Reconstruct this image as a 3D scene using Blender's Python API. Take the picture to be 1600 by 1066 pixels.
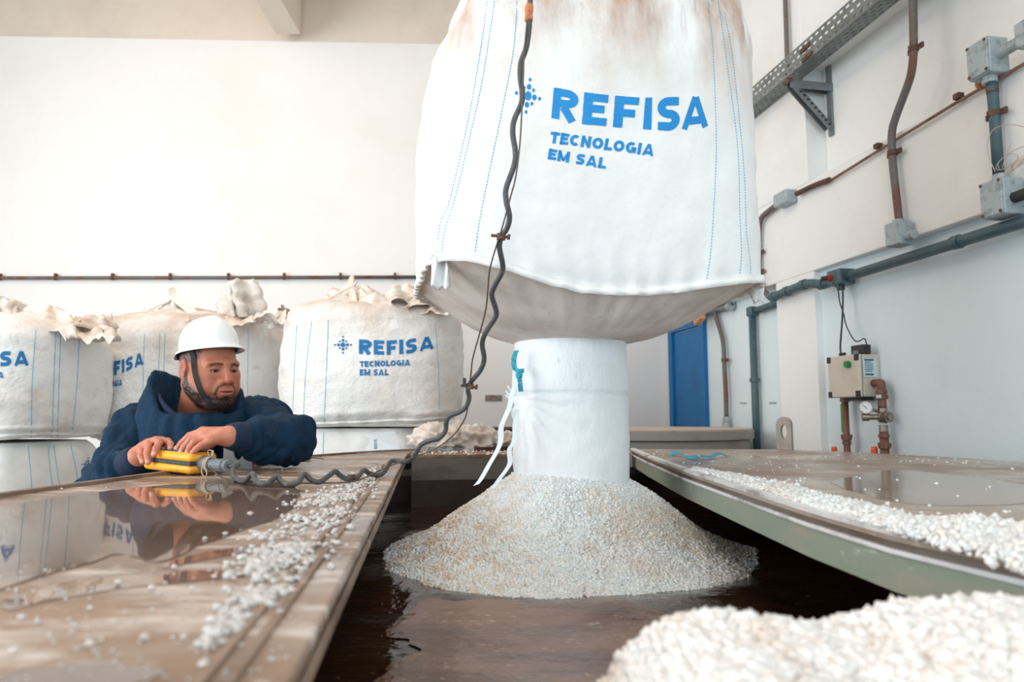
import bpy, bmesh, math, random
import numpy as np
from mathutils import Vector, Matrix, noise
from mathutils.bvhtree import BVHTree
random.seed(7)
RNG = np.random.default_rng(7)
SC = bpy.context.scene
COL = SC.collection
PI = math.pi
for o in list(bpy.data.objects):
    bpy.data.objects.remove(o)

# ------------------------------------------------------------------ camera
FPX, ZC = 1100.0, 1.45
TH = math.atan(117.0 / FPX)
cam = bpy.data.cameras.new('camera')
co = bpy.data.objects.new('camera', cam)
COL.objects.link(co)
co.location = (0, 0, ZC)
co.rotation_euler = (PI / 2 + TH, 0, 0)
cam.sensor_width = 36
cam.lens = 36 * FPX / 1600
cam.clip_start = 0.02
cam.dof.use_dof = True
cam.dof.focus_distance = 2.0
cam.dof.aperture_fstop = 4.0
SC.camera = co

# ------------------------------------------------------------------ world, daylight, exposure
SC.view_settings.view_transform = 'Standard'
SC.view_settings.look = 'None'
SC.view_settings.gamma = 1
SC.view_settings.use_curve_mapping = False
SC.view_settings.exposure = -0.10
wd = bpy.data.worlds.new('world')
SC.world = wd
wd.use_nodes = True
wd.node_tree.nodes['Background'].inputs[0].default_value = (0.80, 0.92, 1.0, 1)
wd.node_tree.nodes['Background'].inputs[1].default_value = 1.0

def area(name, loc, target, sx, sy, power, color):
    l = bpy.data.lights.new(name, 'AREA')
    l.shape = 'RECTANGLE'
    l.size, l.size_y, l.energy, l.color = sx, sy, power, color
    o = bpy.data.objects.new(name, l)
    COL.objects.link(o)
    o.location = loc
    o.rotation_euler = (Vector(target) - Vector(loc)).to_track_quat('-Z', 'Y').to_euler()
    return o
area('daylight_left_door', (-5.3, -0.6, 2.2), (0.6, 2.6, 1.5), 4.0, 3.6, 290, (0.93, 0.97, 1.0))
area('daylight_rear_door', (1.0, -4.6, 2.0), (0.6, 3.0, 1.6), 5.0, 3.4, 150, (0.64, 0.87, 1.0))
area('added_warm_overhead', (-2.2, 2.9, 4.6), (-1.4, 4.2, 1.5), 2.4, 1.2, 46, (1.0, 0.82, 0.68))  # unseen warm light added overhead to warm the upper back wall
area('added_front_fill', (0.2, -1.2, 4.7), (0.3, 1.9, 1.0), 1.6, 1.2, 34, (1.0, 0.88, 0.78))  # fill light added above the camera side to brighten the salt heap

# ------------------------------------------------------------------ pixel -> place helpers (measuring the photograph)
_c, _s = math.cos(TH), math.sin(TH)
CAM = np.array([0, 0, ZC])
def ray(x, y):
    u = (x - 800) / FPX
    v = (533 - y) / FPX
    return np.array([u, _c - v * _s, _s + v * _c])
def at(x, y, d):
    r = ray(x, y)
    return CAM + r * d / r[1]
def onz(x, y, z):
    r = ray(x, y)
    return CAM + r * (z - ZC) / r[2]
P0 = np.array([1.2474, 5.6])
DW = np.array([-.1818, 1.0]); DW /= np.linalg.norm(DW)
NW = np.array([-DW[1], DW[0]])
NW3 = np.array([NW[0], NW[1], 0]); DW3 = np.array([DW[0], DW[1], 0])
def onw(x, y, off=0.0):
    r = ray(x, y)
    k = ((P0 + NW * off) @ NW) / (r[:2] @ NW)
    return CAM + r * k
def wp(t, off, z):
    q = P0 + DW * t + NW * off
    return np.array([q[0], q[1], z])
def wcoord(p):
    q = np.array(p[:2]) - P0
    return q @ DW, q @ NW, p[2]
# back wall plane
B0 = np.array([1.303, 5.854]); DB = np.array([1.0, .035]); DB /= np.linalg.norm(DB)
NB = np.array([DB[1], -DB[0]])
NB3 = np.array([NB[0], NB[1], 0]); DB3 = np.array([DB[0], DB[1], 0])
def onb(x, y, off=0.0):
    r = ray(x, y)
    k = ((B0 + NB * off) @ NB) / (r[:2] @ NB)
    return CAM + r * k

# ------------------------------------------------------------------ materials
def srgb(r, g, b):
    f = lambda c: (c / 255 / 12.92) if c / 255 <= .04045 else ((c / 255 + .055) / 1.055) ** 2.4
    return (f(r), f(g), f(b), 1)
def mat(name, col, rough=.6, metal=0.0, layers=(), bump=None, spec=.5, coord='Object', attr=None, rlayer=None, trans=0, sss=0):
    """layers: (scale, colour, low, high, detail, stretch[, zrange])"""
    m = bpy.data.materials.new(name)
    m.use_nodes = True
    nt = m.node_tree
    N, L = nt.nodes, nt.links
    b = N['Principled BSDF']
    b.inputs['Roughness'].default_value = rough
    b.inputs['Metallic'].default_value = metal
    b.inputs['Specular IOR Level'].default_value = spec
    if trans:
        b.inputs['Transmission Weight'].default_value = trans
    if sss:
        b.inputs['Subsurface Weight'].default_value = sss
        b.inputs['Subsurface Radius'].default_value = (.012, .006, .004)
        b.inputs['Subsurface Scale'].default_value = 1
    tc = N.new('ShaderNodeTexCoord')
    def noise_n(scale, detail=5, stretch=(1, 1, 1), rough_=.6):
        mp = N.new('ShaderNodeMapping')
        mp.inputs['Scale'].default_value = stretch
        L.new(tc.outputs[coord], mp.inputs[0])
        n = N.new('ShaderNodeTexNoise')
        n.inputs['Scale'].default_value = scale
        n.inputs['Detail'].default_value = detail
        n.inputs['Roughness'].default_value = rough_
        L.new(mp.outputs[0], n.inputs['Vector'])
        return n
    def ramp(src, lo, hi):
        r = N.new('ShaderNodeMapRange')
        r.inputs['From Min'].default_value = lo
        r.inputs['From Max'].default_value = hi
        r.clamp = True
        L.new(src, r.inputs['Value'])
        return r.outputs[0]
    cur = None
    if attr:
        a = N.new('ShaderNodeAttribute')
        a.attribute_name = attr
        cur = a.outputs['Color']
    for ly in layers:
        scale, c2, lo, hi, det, st = ly[:6]
        n = noise_n(scale, det, st)
        f = ramp(n.outputs[0], lo, hi)
        if len(ly) > 6 and ly[6]:
            sx = N.new('ShaderNodeSeparateXYZ')
            L.new(tc.outputs['Object'], sx.inputs[0])
            zr = ramp(sx.outputs[ly[7] if len(ly) > 7 else 2], *ly[6])
            mu = N.new('ShaderNodeMath'); mu.operation = 'MULTIPLY'
            L.new(f, mu.inputs[0]); L.new(zr, mu.inputs[1])
            f = mu.outputs[0]
        mx = N.new('ShaderNodeMix'); mx.data_type = 'RGBA'
        L.new(f, mx.inputs['Factor'])
        if cur is None:
            mx.inputs['A'].default_value = col
        else:
            L.new(cur, mx.inputs['A'])
        mx.inputs['B'].default_value = c2
        cur = mx.outputs['Result']
    if cur is not None:
        L.new(cur, b.inputs['Base Color'])
    else:
        b.inputs['Base Color'].default_value = col
    if rlayer:
        scale, lo, hi, r0, r1, st = rlayer
        n = noise_n(scale, 4, st)
        f = ramp(n.outputs[0], lo, hi)
        mr = N.new('ShaderNodeMapRange')
        mr.inputs['To Min'].default_value = r0
        mr.inputs['To Max'].default_value = r1
        L.new(f, mr.inputs['Value'])
        L.new(mr.outputs[0], b.inputs['Roughness'])
    prev = None
    for bp in (bump or ()):
        kind, scale, strength, dist = bp[:4]
        if kind == 'noise':
            h = noise_n(scale, 4, bp[4] if len(bp) > 4 else (1, 1, 1)).outputs[0]
        elif kind == 'weave':
            hs = []
            for ax in ('X', 'Y'):
                w = N.new('ShaderNodeTexWave')
                w.bands_direction = ax
                w.inputs['Scale'].default_value = scale
                w.inputs['Distortion'].default_value = .3
                L.new(tc.outputs['UV'], w.inputs['Vector'])
                hs.append(w.outputs['Fac'])
            mu = N.new('ShaderNodeMath'); mu.operation = 'MULTIPLY'
            L.new(hs[0], mu.inputs[0]); L.new(hs[1], mu.inputs[1])
            h = mu.outputs[0]
        bm_ = N.new('ShaderNodeBump')
        bm_.inputs['Strength'].default_value = strength
        bm_.inputs['Distance'].default_value = dist
        L.new(h, bm_.inputs['Height'])
        if prev:
            L.new(prev, bm_.inputs['Normal'])
        prev = bm_.outputs[0]
    if prev:
        L.new(prev, b.inputs['Normal'])
    return m

U = (1, 1, 1)
M = {}
M['wall'] = mat('white_wall_paint', srgb(240, 239, 238), .75, layers=[(1.1, srgb(234, 231, 227), .5, .75, 6, U), (7, srgb(222, 216, 208), .70, .82, 6, U)], bump=[('noise', 60, .12, .01)])
M['wall_right'] = mat('white_rendered_wall', srgb(236, 237, 236), .75, layers=[(1.4, srgb(226, 224, 220), .5, .75, 6, U), (6, srgb(214, 205, 196), .68, .82, 6, U)], bump=[('noise', 45, .2, .01)])
M['wall_panel'] = mat('wall_cool_light_tint', srgb(222, 236, 242), .75, layers=[(1.4, srgb(208, 223, 230), .5, .75, 6, U), (6, srgb(202, 210, 212), .68, .82, 6, U)], bump=[('noise', 45, .2, .01)])  # cool cast of the light put into the lower panels' colour
M['ceiling'] = mat('ceiling_paint', srgb(226, 214, 200), .8, layers=[(2, srgb(215, 203, 190), .45, .7, 5, U)])
M['floor'] = mat('concrete_floor', srgb(150, 140, 130), .7, layers=[(3, srgb(120, 110, 100), .4, .7, 6, U)])
M['bag'] = mat('woven_polypropylene', srgb(242, 241, 238), .62, layers=[(2.2, srgb(224, 214, 203), .5, .75, 6, U)],
               bump=[('weave', 95, .35, .002), ('noise', 14, .3, .02)], coord='Object')
M['bag_dirty'] = mat('dusty_woven_polypropylene', srgb(244, 243, 241), .65,
                     layers=[(3, srgb(222, 210, 198), .50, .78, 6, U), (9, srgb(214, 198, 184), .60, .80, 8, (1, 1, 1.6)), (5, srgb(186, 152, 126), .38, .66, 6, (1, 1, .6), (.42, .70))],
                     bump=[('weave', 95, .3, .002), ('noise', 12, .5, .03), ('noise', 40, .35, .008, (1, 1, 2.2))])
M['bag_hang'] = mat('hanging_bag_fabric', srgb(243, 243, 242), .6,
                    layers=[(2.4, srgb(236, 231, 226), .5, .8, 6, U), (7, srgb(188, 154, 132), .42, .66, 8, (1, 1, .35), (.88, 1.20)),
                            (14, srgb(160, 124, 102), .54, .72, 8, (1.6, 1.6, .12), (1.02, 1.30))],
                    bump=[('weave', 110, .45, .002), ('noise', 7, .4, .03), ('noise', 26, .10, .01, (1, 1, .5))])
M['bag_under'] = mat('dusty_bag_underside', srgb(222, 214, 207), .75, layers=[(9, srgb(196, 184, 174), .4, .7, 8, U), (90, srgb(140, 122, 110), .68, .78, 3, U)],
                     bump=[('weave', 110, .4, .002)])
M['spout'] = mat('spout_fabric', srgb(240, 243, 245), .5, layers=[(60, srgb(110, 100, 96), .66, .76, 5, (1, 1, .25), (.20, .42))],
                 bump=[('weave', 130, .3, .0015), ('noise', 22, .6, .012, (1, 1, .5))])
M['print'] = mat('blue_print', srgb(0, 138, 206), .6, layers=[(120, srgb(6, 124, 194), .45, .7, 3, U)])
M['print_far'] = mat('blue_print_faded', srgb(20, 116, 178), .6)
M['stitch'] = mat('blue_stitching', srgb(96, 176, 214), .7)
M['film'] = mat('clear_plastic_film', srgb(232, 228, 222), .3, layers=[(14, srgb(208, 194, 180), .45, .7, 5, U)], bump=[('noise', 25, .5, .01)], trans=.15)
M['crumple'] = mat('crumpled_sack_fabric', srgb(232, 222, 212), .6, layers=[(7, srgb(196, 164, 140), .48, .75, 6, U)], bump=[('noise', 30, .5, .01)])
M['ribbon'] = mat('white_ribbon', srgb(236, 243, 246), .5)
M['teal'] = mat('teal_webbing', srgb(60, 172, 196), .7, bump=[('noise', 300, .5, .002)], layers=[(140, srgb(34, 130, 160), .45, .65, 2, U)])
M['salt'] = mat('salt_mass', srgb(248, 242, 236), .55, layers=[(4, srgb(206, 178, 156), .5, .72, 6, U), (2.2, srgb(205, 182, 164), .5, .7, 5, U)], bump=[('noise', 160, .6, .006)])
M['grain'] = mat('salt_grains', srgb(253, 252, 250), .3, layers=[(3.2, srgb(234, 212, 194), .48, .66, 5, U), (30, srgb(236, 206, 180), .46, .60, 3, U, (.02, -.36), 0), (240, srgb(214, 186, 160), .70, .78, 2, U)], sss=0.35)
M['grain_near'] = mat('coarse_salt_grains', srgb(250, 248, 246), .4, layers=[(16, srgb(226, 198, 178), .54, .72, 4, U)])
M['crystal'] = mat('wet_salt_crystals', srgb(250, 248, 246), .10, trans=.30, layers=[(60, srgb(236, 224, 214), .45, .7, 3, U)])
M['lid'] = mat('brown_wet_lid', srgb(164, 138, 118), .35,
               layers=[(3.0, srgb(122, 94, 76), .42, .66, 8, (1, .6, 1)), (7, srgb(222, 212, 204), .52, .66, 9, (.8, 2.4, 1)), (30, srgb(196, 182, 170), .62, .72, 6, U), (18, srgb(96, 72, 58), .68, .76, 6, U)],
               rlayer=(2.6, .42, .6, .16, .55, (.7, 1.6, 1)), bump=[('noise', 26, .2, .004), ('noise', 160, .15, .001)])
M['lid_edge'] = mat('weathered_lid_edge', srgb(152, 128, 110), .6, layers=[(9, srgb(112, 90, 74), .42, .62, 8, (1, .5, 1)), (24, srgb(196, 184, 172), .58, .72, 6, U)], bump=[('noise', 60, .4, .004)])
M['lid_right'] = mat('dusty_grey_lid', srgb(176, 160, 146), .5,
                     layers=[(2.2, srgb(150, 128, 112), .42, .66, 7, U), (9, srgb(206, 196, 186), .56, .72, 8, (.6, 1.2, 1)), (46, srgb(126, 108, 94), .66, .76, 5, U)],
                     rlayer=(2.2, .4, .62, .22, .6, U), bump=[('noise', 40, .2, .004)])
M['skirt'] = mat('pale_green_fibreglass', srgb(146, 158, 142), .5, layers=[(10, srgb(168, 160, 144), .48, .7, 7, (1, .5, 2)), (18, srgb(214, 220, 216), .64, .74, 6, (1, .4, 1)), (34, srgb(124, 96, 72), .68, .76, 6, U)], bump=[('noise', 50, .25, .004)])
M['salt_crust'] = mat('salt_crusted_edge', srgb(226, 226, 226), .6, layers=[(14, srgb(150, 140, 130), .5, .66, 7, (1, .4, 1)), (9, srgb(230, 232, 234), .5, .68, 6, (1, .5, 1))], bump=[('noise', 90, .6, .006)])
M['tank'] = mat('grey_brown_tank_wall', srgb(120, 110, 100), .55, layers=[(5, srgb(96, 76, 60), .42, .66, 6, (1, 1, 2))], bump=[('noise', 60, .3, .004)])
M['tank_in'] = mat('brine_stained_tank_lining', srgb(62, 34, 20), .5, layers=[(6, srgb(40, 20, 11), .42, .66, 6, U)])
M['rim'] = mat('salty_brown_rim', srgb(150, 118, 98), .5, layers=[(22, srgb(198, 178, 162), .6, .7, 7, U), (6, srgb(122, 92, 74), .45, .65, 6, U)], bump=[('noise', 60, .3, .004)])
M['round_tank'] = mat('grey_polyethylene', srgb(150, 142, 136), .6, layers=[(6, srgb(136, 126, 118), .45, .7, 5, U)])
M['round_top'] = mat('dusty_tank_top', srgb(206, 184, 164), .7, layers=[(8, srgb(186, 166, 150), .45, .7, 5, U)])
M['puddle_soft'] = mat('thin_water_film', srgb(168, 148, 132), .09, layers=[(3, srgb(150, 128, 112), .4, .65, 5, U)], spec=.6, bump=[('noise', 30, .05, .004)])
M['brine'] = mat('brown_brine', srgb(54, 28, 14), .06, layers=[(1.5, srgb(36, 18, 9), .4, .65, 4, U), (46, srgb(140, 106, 82), .66, .72, 5, (.7, 1.8, 1))],
                 bump=[('noise', 5, .4, .03, (1, .5, 1)), ('noise', 22, .35, .008, (.7, 1.6, 1))])
M['scum'] = mat('brine_scum', srgb(124, 86, 64), .22, layers=[(5, srgb(84, 52, 34), .42, .62, 7, (.8, 2.4, 1)), (40, srgb(172, 142, 118), .62, .70, 5, (.8, 1.8, 1))], bump=[('noise', 9, .35, .02), ('noise', 60, .15, .003)])
M['puddle'] = mat('brown_water_puddle', srgb(136, 112, 96), .03, layers=[(3, srgb(116, 94, 80), .4, .65, 5, U)], spec=.7, bump=[('noise', 4, .03, .01)])
M['cable'] = mat('grey_rubber_cable', srgb(74, 76, 78), .5, layers=[(60, srgb(108, 106, 104), .55, .72, 5, U)], bump=[('noise', 200, .2, .001)])
M['cable_dark'] = mat('black_cable', srgb(38, 40, 42), .5)
M['steelwire'] = mat('steel_rope', srgb(96, 84, 76), .5, metal=.4)
M['string'] = mat('dirty_string', srgb(196, 180, 160), .8)
M['rust_clamp'] = mat('rusty_clamp', srgb(84, 64, 54), .7, layers=[(60, srgb(128, 82, 58), .5, .66, 4, U)])
M['tape'] = mat('orange_tape', srgb(206, 128, 84), .6, layers=[(90, srgb(160, 90, 56), .5, .7, 4, U)], bump=[('noise', 150, .5, .003)])
M['yellow'] = mat('yellow_plastic', srgb(250, 176, 46), .42, layers=[(40, srgb(226, 160, 70), .55, .75, 5, U), (90, srgb(120, 84, 40), .72, .77, 4, U)], bump=[('noise', 180, .1, .001)])
M['rubber'] = mat('dark_grey_rubber', srgb(52, 56, 58), .6, layers=[(60, srgb(92, 92, 90), .58, .75, 5, U)])
M['gland'] = mat('grey_gland_plastic', srgb(112, 122, 126), .55, layers=[(70, srgb(150, 146, 140), .5, .7, 5, U)])
M['button'] = mat('grey_button', srgb(120, 128, 128), .5)
M['steel_grey'] = mat('grey_painted_steel', srgb(170, 172, 174), .55, layers=[(20, srgb(150, 146, 142), .5, .7, 5, U)])
M['lug_conc'] = mat('dusty_grey_lug', srgb(166, 158, 150), .65, layers=[(16, srgb(146, 136, 128), .45, .7, 6, U)])
M['galv'] = mat('galvanised_tray', srgb(128, 134, 136), .5, metal=.35, layers=[(12, srgb(106, 110, 110), .45, .7, 5, U)])
M['galv_rust'] = mat('rusty_conduit', srgb(104, 102, 100), .55, metal=.2, layers=[(9, srgb(112, 74, 60), .46, .6, 7, (1, 1, .35)), (80, srgb(160, 156, 152), .62, .74, 4, U)])
M['rust_rod'] = mat('rusty_rod', srgb(138, 108, 96), .6, layers=[(14, srgb(112, 76, 62), .45, .66, 6, U)])
M['rusty'] = mat('dark_rust', srgb(94, 62, 50), .65, layers=[(20, srgb(70, 56, 52), .45, .62, 6, U)])
M['jbox'] = mat('cast_alloy_box', srgb(166, 178, 182), .5, metal=.2, layers=[(34, srgb(132, 142, 146), .5, .68, 6, U), (60, srgb(196, 202, 204), .6, .72, 5, U)], bump=[('noise', 80, .25, .003)])
M['pvc_dark'] = mat('dark_teal_pvc', srgb(64, 90, 98), .45, layers=[(20, srgb(84, 106, 112), .5, .72, 5, U)])
M['pvc_brown'] = mat('brown_pvc', srgb(118, 76, 60), .4, layers=[(20, srgb(104, 62, 48), .45, .7, 4, U)])
M['green_tape'] = mat('green_tape', srgb(24, 150, 74), .5)
M['green_btn'] = mat('green_button', srgb(12, 128, 62), .35)
M['beige'] = mat('beige_enclosure', srgb(204, 194, 182), .5, layers=[(10, srgb(192, 182, 168), .45, .7, 5, U)])
M['black'] = mat('black_plastic', srgb(34, 36, 40), .45)
M['label'] = mat('pale_label', srgb(190, 214, 216), .4)
M['ink'] = mat('label_ink', srgb(54, 84, 100), .5)
M['brass'] = mat('dull_chrome_brass', srgb(150, 140, 130), .35, metal=.7, layers=[(40, srgb(120, 104, 92), .5, .7, 4, U)])
M['gauge_face'] = mat('gauge_face', srgb(226, 228, 228), .3)
M['orange'] = mat('orange_plastic', srgb(236, 92, 40), .4)
M['red'] = mat('red_plug', srgb(178, 40, 36), .4)
M['door'] = mat('blue_door_paint', srgb(0, 108, 172), .5, layers=[(4, srgb(0, 98, 160), .45, .7, 4, U)])
M['brick'] = mat('orange_clay', srgb(214, 156, 118), .8, layers=[(40, srgb(190, 128, 92), .45, .7, 4, U)])
M['plaque'] = mat('worn_metal_plaque', srgb(146, 134, 124), .5, layers=[(60, srgb(112, 98, 88), .45, .65, 4, U)])
M['paper'] = mat('printed_paper', srgb(232, 238, 244), .5)
M['jacket'] = mat('navy_work_jacket', srgb(10, 50, 76), .8, spec=.25, layers=[(6, srgb(7, 36, 58), .42, .68, 6, U), (46, srgb(78, 104, 122), .64, .80, 8, U)], bump=[('noise', 26, .5, .012), ('noise', 400, .2, .001)])
M['jacket_in'] = mat('navy_hood_lining', srgb(8, 36, 64), .85, bump=[('noise', 30, .4, .01)])
M['cuff'] = mat('navy_rib_cuff', srgb(12, 38, 66), .85, bump=[('noise', 70, .6, .006, (1, .2, .2))])
M['trousers'] = mat('grey_trousers', srgb(60, 66, 74), .85, bump=[('noise', 30, .4, .01)])
M['boot'] = mat('black_boot', srgb(30, 30, 32), .5)
M['skin'] = mat('skin', srgb(190, 124, 98), .48, attr='Col', bump=[('noise', 220, .15, .0008)], sss=.08)
M['helmet'] = mat('white_helmet_shell', srgb(244, 246, 246), .22)
M['strap'] = mat('black_strap', srgb(22, 22, 26), .7)
M['eye'] = mat('eye', srgb(225, 220, 215), .15, attr='Col')
M['handle'] = mat('dark_handle', srgb(36, 42, 50), .4)
M['steel'] = mat('bright_steel', srgb(176, 168, 158), .3, metal=.8)

# ------------------------------------------------------------------ mesh builder
ORG = {}
class MB:
    def __init__(s):
        s.v = []; s.f = []
    def add(s, vs, fs):
        b = len(s.v)
        s.v.extend([tuple(map(float, p)) for p in vs])
        s.f.extend([tuple(b + i for i in f) for f in fs])
        return s
    def box(s, c, size, ax=None):
        """ax: three axis vectors"""
        c = np.array(c, float)
        if ax is None: ax = np.eye(3)
        ax = [np.array(a, float) for a in ax]
        vs = []
        for i in (-1, 1):
            for j in (-1, 1):
                for k in (-1, 1):
                    vs.append(c + ax[0] * i * size[0] / 2 + ax[1] * j * size[1] / 2 + ax[2] * k * size[2] / 2)
        return s.add(vs, [(0, 1, 3, 2), (4, 6, 7, 5), (0, 4, 5, 1), (2, 3, 7, 6), (0, 2, 6, 4), (1, 5, 7, 3)])
    def tube(s, pts, r, n=10, cap=True):
        pts = [np.array(p, float) for p in pts]
        rs = r if hasattr(r, '__len__') else [r] * len(pts)
        T = []
        for i in range(len(pts)):
            a = pts[max(i - 1, 0)]; b = pts[min(i + 1, len(pts) - 1)]
            d = b - a
            T.append(d / (np.linalg.norm(d) + 1e-12))
        up = np.array([0, 0, 1.0])
        if abs(T[0] @ up) > .9: up = np.array([0, 1.0, 0])
        u = np.cross(T[0], up); u /= np.linalg.norm(u)
        vs = []
        for i, p in enumerate(pts):
            u = u - T[i] * (u @ T[i]); u /= np.linalg.norm(u) + 1e-12
            w = np.cross(T[i], u)
            for k in range(n):
                a = 2 * PI * k / n
                vs.append(p + (u * math.cos(a) + w * math.sin(a)) * rs[i])
        fs = []
        for i in range(len(pts) - 1):
            for k in range(n):
                fs.append((i * n + k, i * n + (k + 1) % n, (i + 1) * n + (k + 1) % n, (i + 1) * n + k))
        if cap:
            fs.append(tuple(range(n - 1, -1, -1)))
            fs.append(tuple((len(pts) - 1) * n + k for k in range(n)))
        return s.add(vs, fs)
    def cyl(s, a, b, r, n=20):
        return s.tube([a, b], r, n)
    def prism(s, poly, z0, z1):
        n = len(poly)
        vs = [(p[0], p[1], z0) for p in poly] + [(p[0], p[1], z1) for p in poly]
        fs = [tuple(range(n - 1, -1, -1)), tuple(range(n, 2 * n))]
        fs += [(i, (i + 1) % n, n + (i + 1) % n, n + i) for i in range(n)]
        return s.add(vs, fs)
    def ell(s, c, r, nu=20, nv=12, ax=None):
        c = np.array(c, float)
        if ax is None: ax = np.eye(3)
        ax = np.array(ax, float)
        vs = []
        for j in range(nv + 1):
            b = PI * j / nv
            for i in range(nu):
                a = 2 * PI * i / nu
                l = np.array([r[0] * math.sin(b) * math.cos(a), r[1] * math.sin(b) * math.sin(a), r[2] * math.cos(b)])
                vs.append(c + l @ ax)
        fs = [(j * nu + i, (j + 1) * nu + i, (j + 1) * nu + (i + 1) % nu, j * nu + (i + 1) % nu) for j in range(nv) for i in range(nu)]
        return s.add(vs, fs)
    def grid(s, P, closed_u=False):
        """P: array (nv, nu, 3)"""
        nv, nu = P.shape[:2]
        fs = []
        for j in range(nv - 1):
            for i in range(nu if closed_u else nu - 1):
                k = (i + 1) % nu
                fs.append((j * nu + i, j * nu + k, (j + 1) * nu + k, (j + 1) * nu + i))
        return s.add(P.reshape(-1, 3), fs)
    def ribbon(s, pts, w, wdir, th=.0012):
        pts = [np.array(p, float) for p in pts]
        n = len(pts)
        vs = []
        for i, p in enumerate(pts):
            wd_ = np.array(wdir[i] if hasattr(wdir[0], '__len__') else wdir, float)
            wd_ = wd_ / np.linalg.norm(wd_)
            t = pts[min(i + 1, n - 1)] - pts[max(i - 1, 0)]
            nn = np.cross(t, wd_); nn = nn / (np.linalg.norm(nn) + 1e-9)
            ww = w[i] if hasattr(w, '__len__') else w
            vs += [p - wd_ * ww / 2 - nn * th, p + wd_ * ww / 2 - nn * th, p + wd_ * ww / 2 + nn * th, p - wd_ * ww / 2 + nn * th]
        fs = [(0, 1, 2, 3), tuple(4 * (n - 1) + k for k in (3, 2, 1, 0))]
        for i in range(n - 1):
            for k in range(4):
                fs.append((4 * i + k, 4 * i + (k + 1) % 4, 4 * (i + 1) + (k + 1) % 4, 4 * (i + 1) + k))
        return s.add(vs, fs)
    def build(s, name, m, parent=None, smooth=False, bevel=0, solid=0, fixn=True, org=None):
        return mk(name, s.v, s.f, m, parent, smooth, bevel, solid, fixn, org)

def mk(name, v, f, m, parent=None, smooth=False, bevel=0, solid=0, fixn=True, org=None):
    me = bpy.data.meshes.new(name)
    if parent is not None:
        o_ = ORG[parent.name]
    else:
        o_ = np.zeros(3) if org is None else np.array(org, float)
    me.from_pydata([tuple(np.array(p) - o_) for p in v], [], f)
    if fixn:
        b = bmesh.new(); b.from_mesh(me)
        bmesh.ops.recalc_face_normals(b, faces=b.faces)
        b.to_mesh(me); b.free()
    if m is not None: me.materials.append(m)
    if smooth:
        me.polygons.foreach_set('use_smooth', [True] * len(me.polygons))
    o = bpy.data.objects.new(name, me)
    COL.objects.link(o)
    if parent is not None:
        o.parent = parent
        ORG[o.name] = ORG[parent.name]
    else:
        o.location = o_
        ORG[o.name] = o_
    if bevel:
        bv = o.modifiers.new('bevel', 'BEVEL')
        bv.width = bevel; bv.segments = 3; bv.limit_method = 'ANGLE'; bv.angle_limit = .6
    if solid:
        sd = o.modifiers.new('solid', 'SOLIDIFY'); sd.thickness = solid
    return o
def fast(name, V, Fq, m, parent=None, smooth=False, org=None):
    me = bpy.data.meshes.new(name)
    o_ = ORG[parent.name] if parent is not None else (np.zeros(3) if org is None else np.array(org, float))
    V = np.asarray(V, np.float32) - o_.astype(np.float32)
    Fq = np.asarray(Fq, np.int32)
    k = Fq.shape[1]
    me.vertices.add(len(V)); me.vertices.foreach_set('co', V.ravel())
    me.loops.add(Fq.size); me.loops.foreach_set('vertex_index', Fq.ravel())
    me.polygons.add(len(Fq)); me.polygons.foreach_set('loop_start', np.arange(0, Fq.size, k, dtype=np.int32))
    me.update(calc_edges=True)
    if smooth:
        me.polygons.foreach_set('use_smooth', np.ones(len(Fq), bool))
    me.materials.append(m)
    o = bpy.data.objects.new(name, me); COL.objects.link(o)
    if parent is not None:
        o.parent = parent
    else:
        o.location = o_
    ORG[o.name] = o_
    return o
def tag(o, label=None, cat=None, group=None, kind=None):
    if label: o['label'] = label
    if cat: o['category'] = cat
    if group: o['group'] = group
    if kind: o['kind'] = kind
    return o
def thing(name, loc, label, cat, group=None):
    o = bpy.data.objects.new(name, None)
    COL.objects.link(o)
    o.location = tuple(map(float, loc)); o.empty_display_size = .05
    ORG[o.name] = np.array(loc, float)
    return tag(o, label, cat, group)
def smooth_pts(pts, n=6):
    P = [np.array(p, float) for p in pts]
    out = []
    for i in range(len(P) - 1):
        p0, p1, p2, p3 = P[max(i - 1, 0)], P[i], P[i + 1], P[min(i + 2, len(P) - 1)]
        for k in range(n):
            t = k / n
            out.append(.5 * ((2 * p1) + (-p0 + p2) * t + (2 * p0 - 5 * p1 + 4 * p2 - p3) * t * t + (-p0 + 3 * p1 - 3 * p2 + p3) * t ** 3))
    out.append(P[-1])
    return out
def bvh_of(o):
    me = o.data
    loc = Vector(ORG[o.name])
    return BVHTree.FromPolygons([v.co + loc for v in me.vertices], [tuple(p.vertices) for p in me.polygons])
def cast(bvh, x, y, lift=.002):
    r = Vector(ray(x, y)).normalized()
    h = bvh.ray_cast(Vector(CAM), r)
    if h[0] is None: return None
    n = h[1]
    if n.dot(r) > 0: n = -n
    return np.array(h[0] + n * lift)
def set_uv(o, uvs):
    me = o.data
    l = me.uv_layers.new(name='UVMap')
    idx = np.empty(len(me.loops), np.int32); me.loops.foreach_get('vertex_index', idx)
    l.data.foreach_set('uv', np.asarray(uvs, np.float32)[idx].ravel())
def nz(p, sc=1.0, seed=0.0):
    return noise.noise(Vector((p[0] * sc + seed, p[1] * sc - seed * 1.7, p[2] * sc + seed * .6)))

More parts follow.
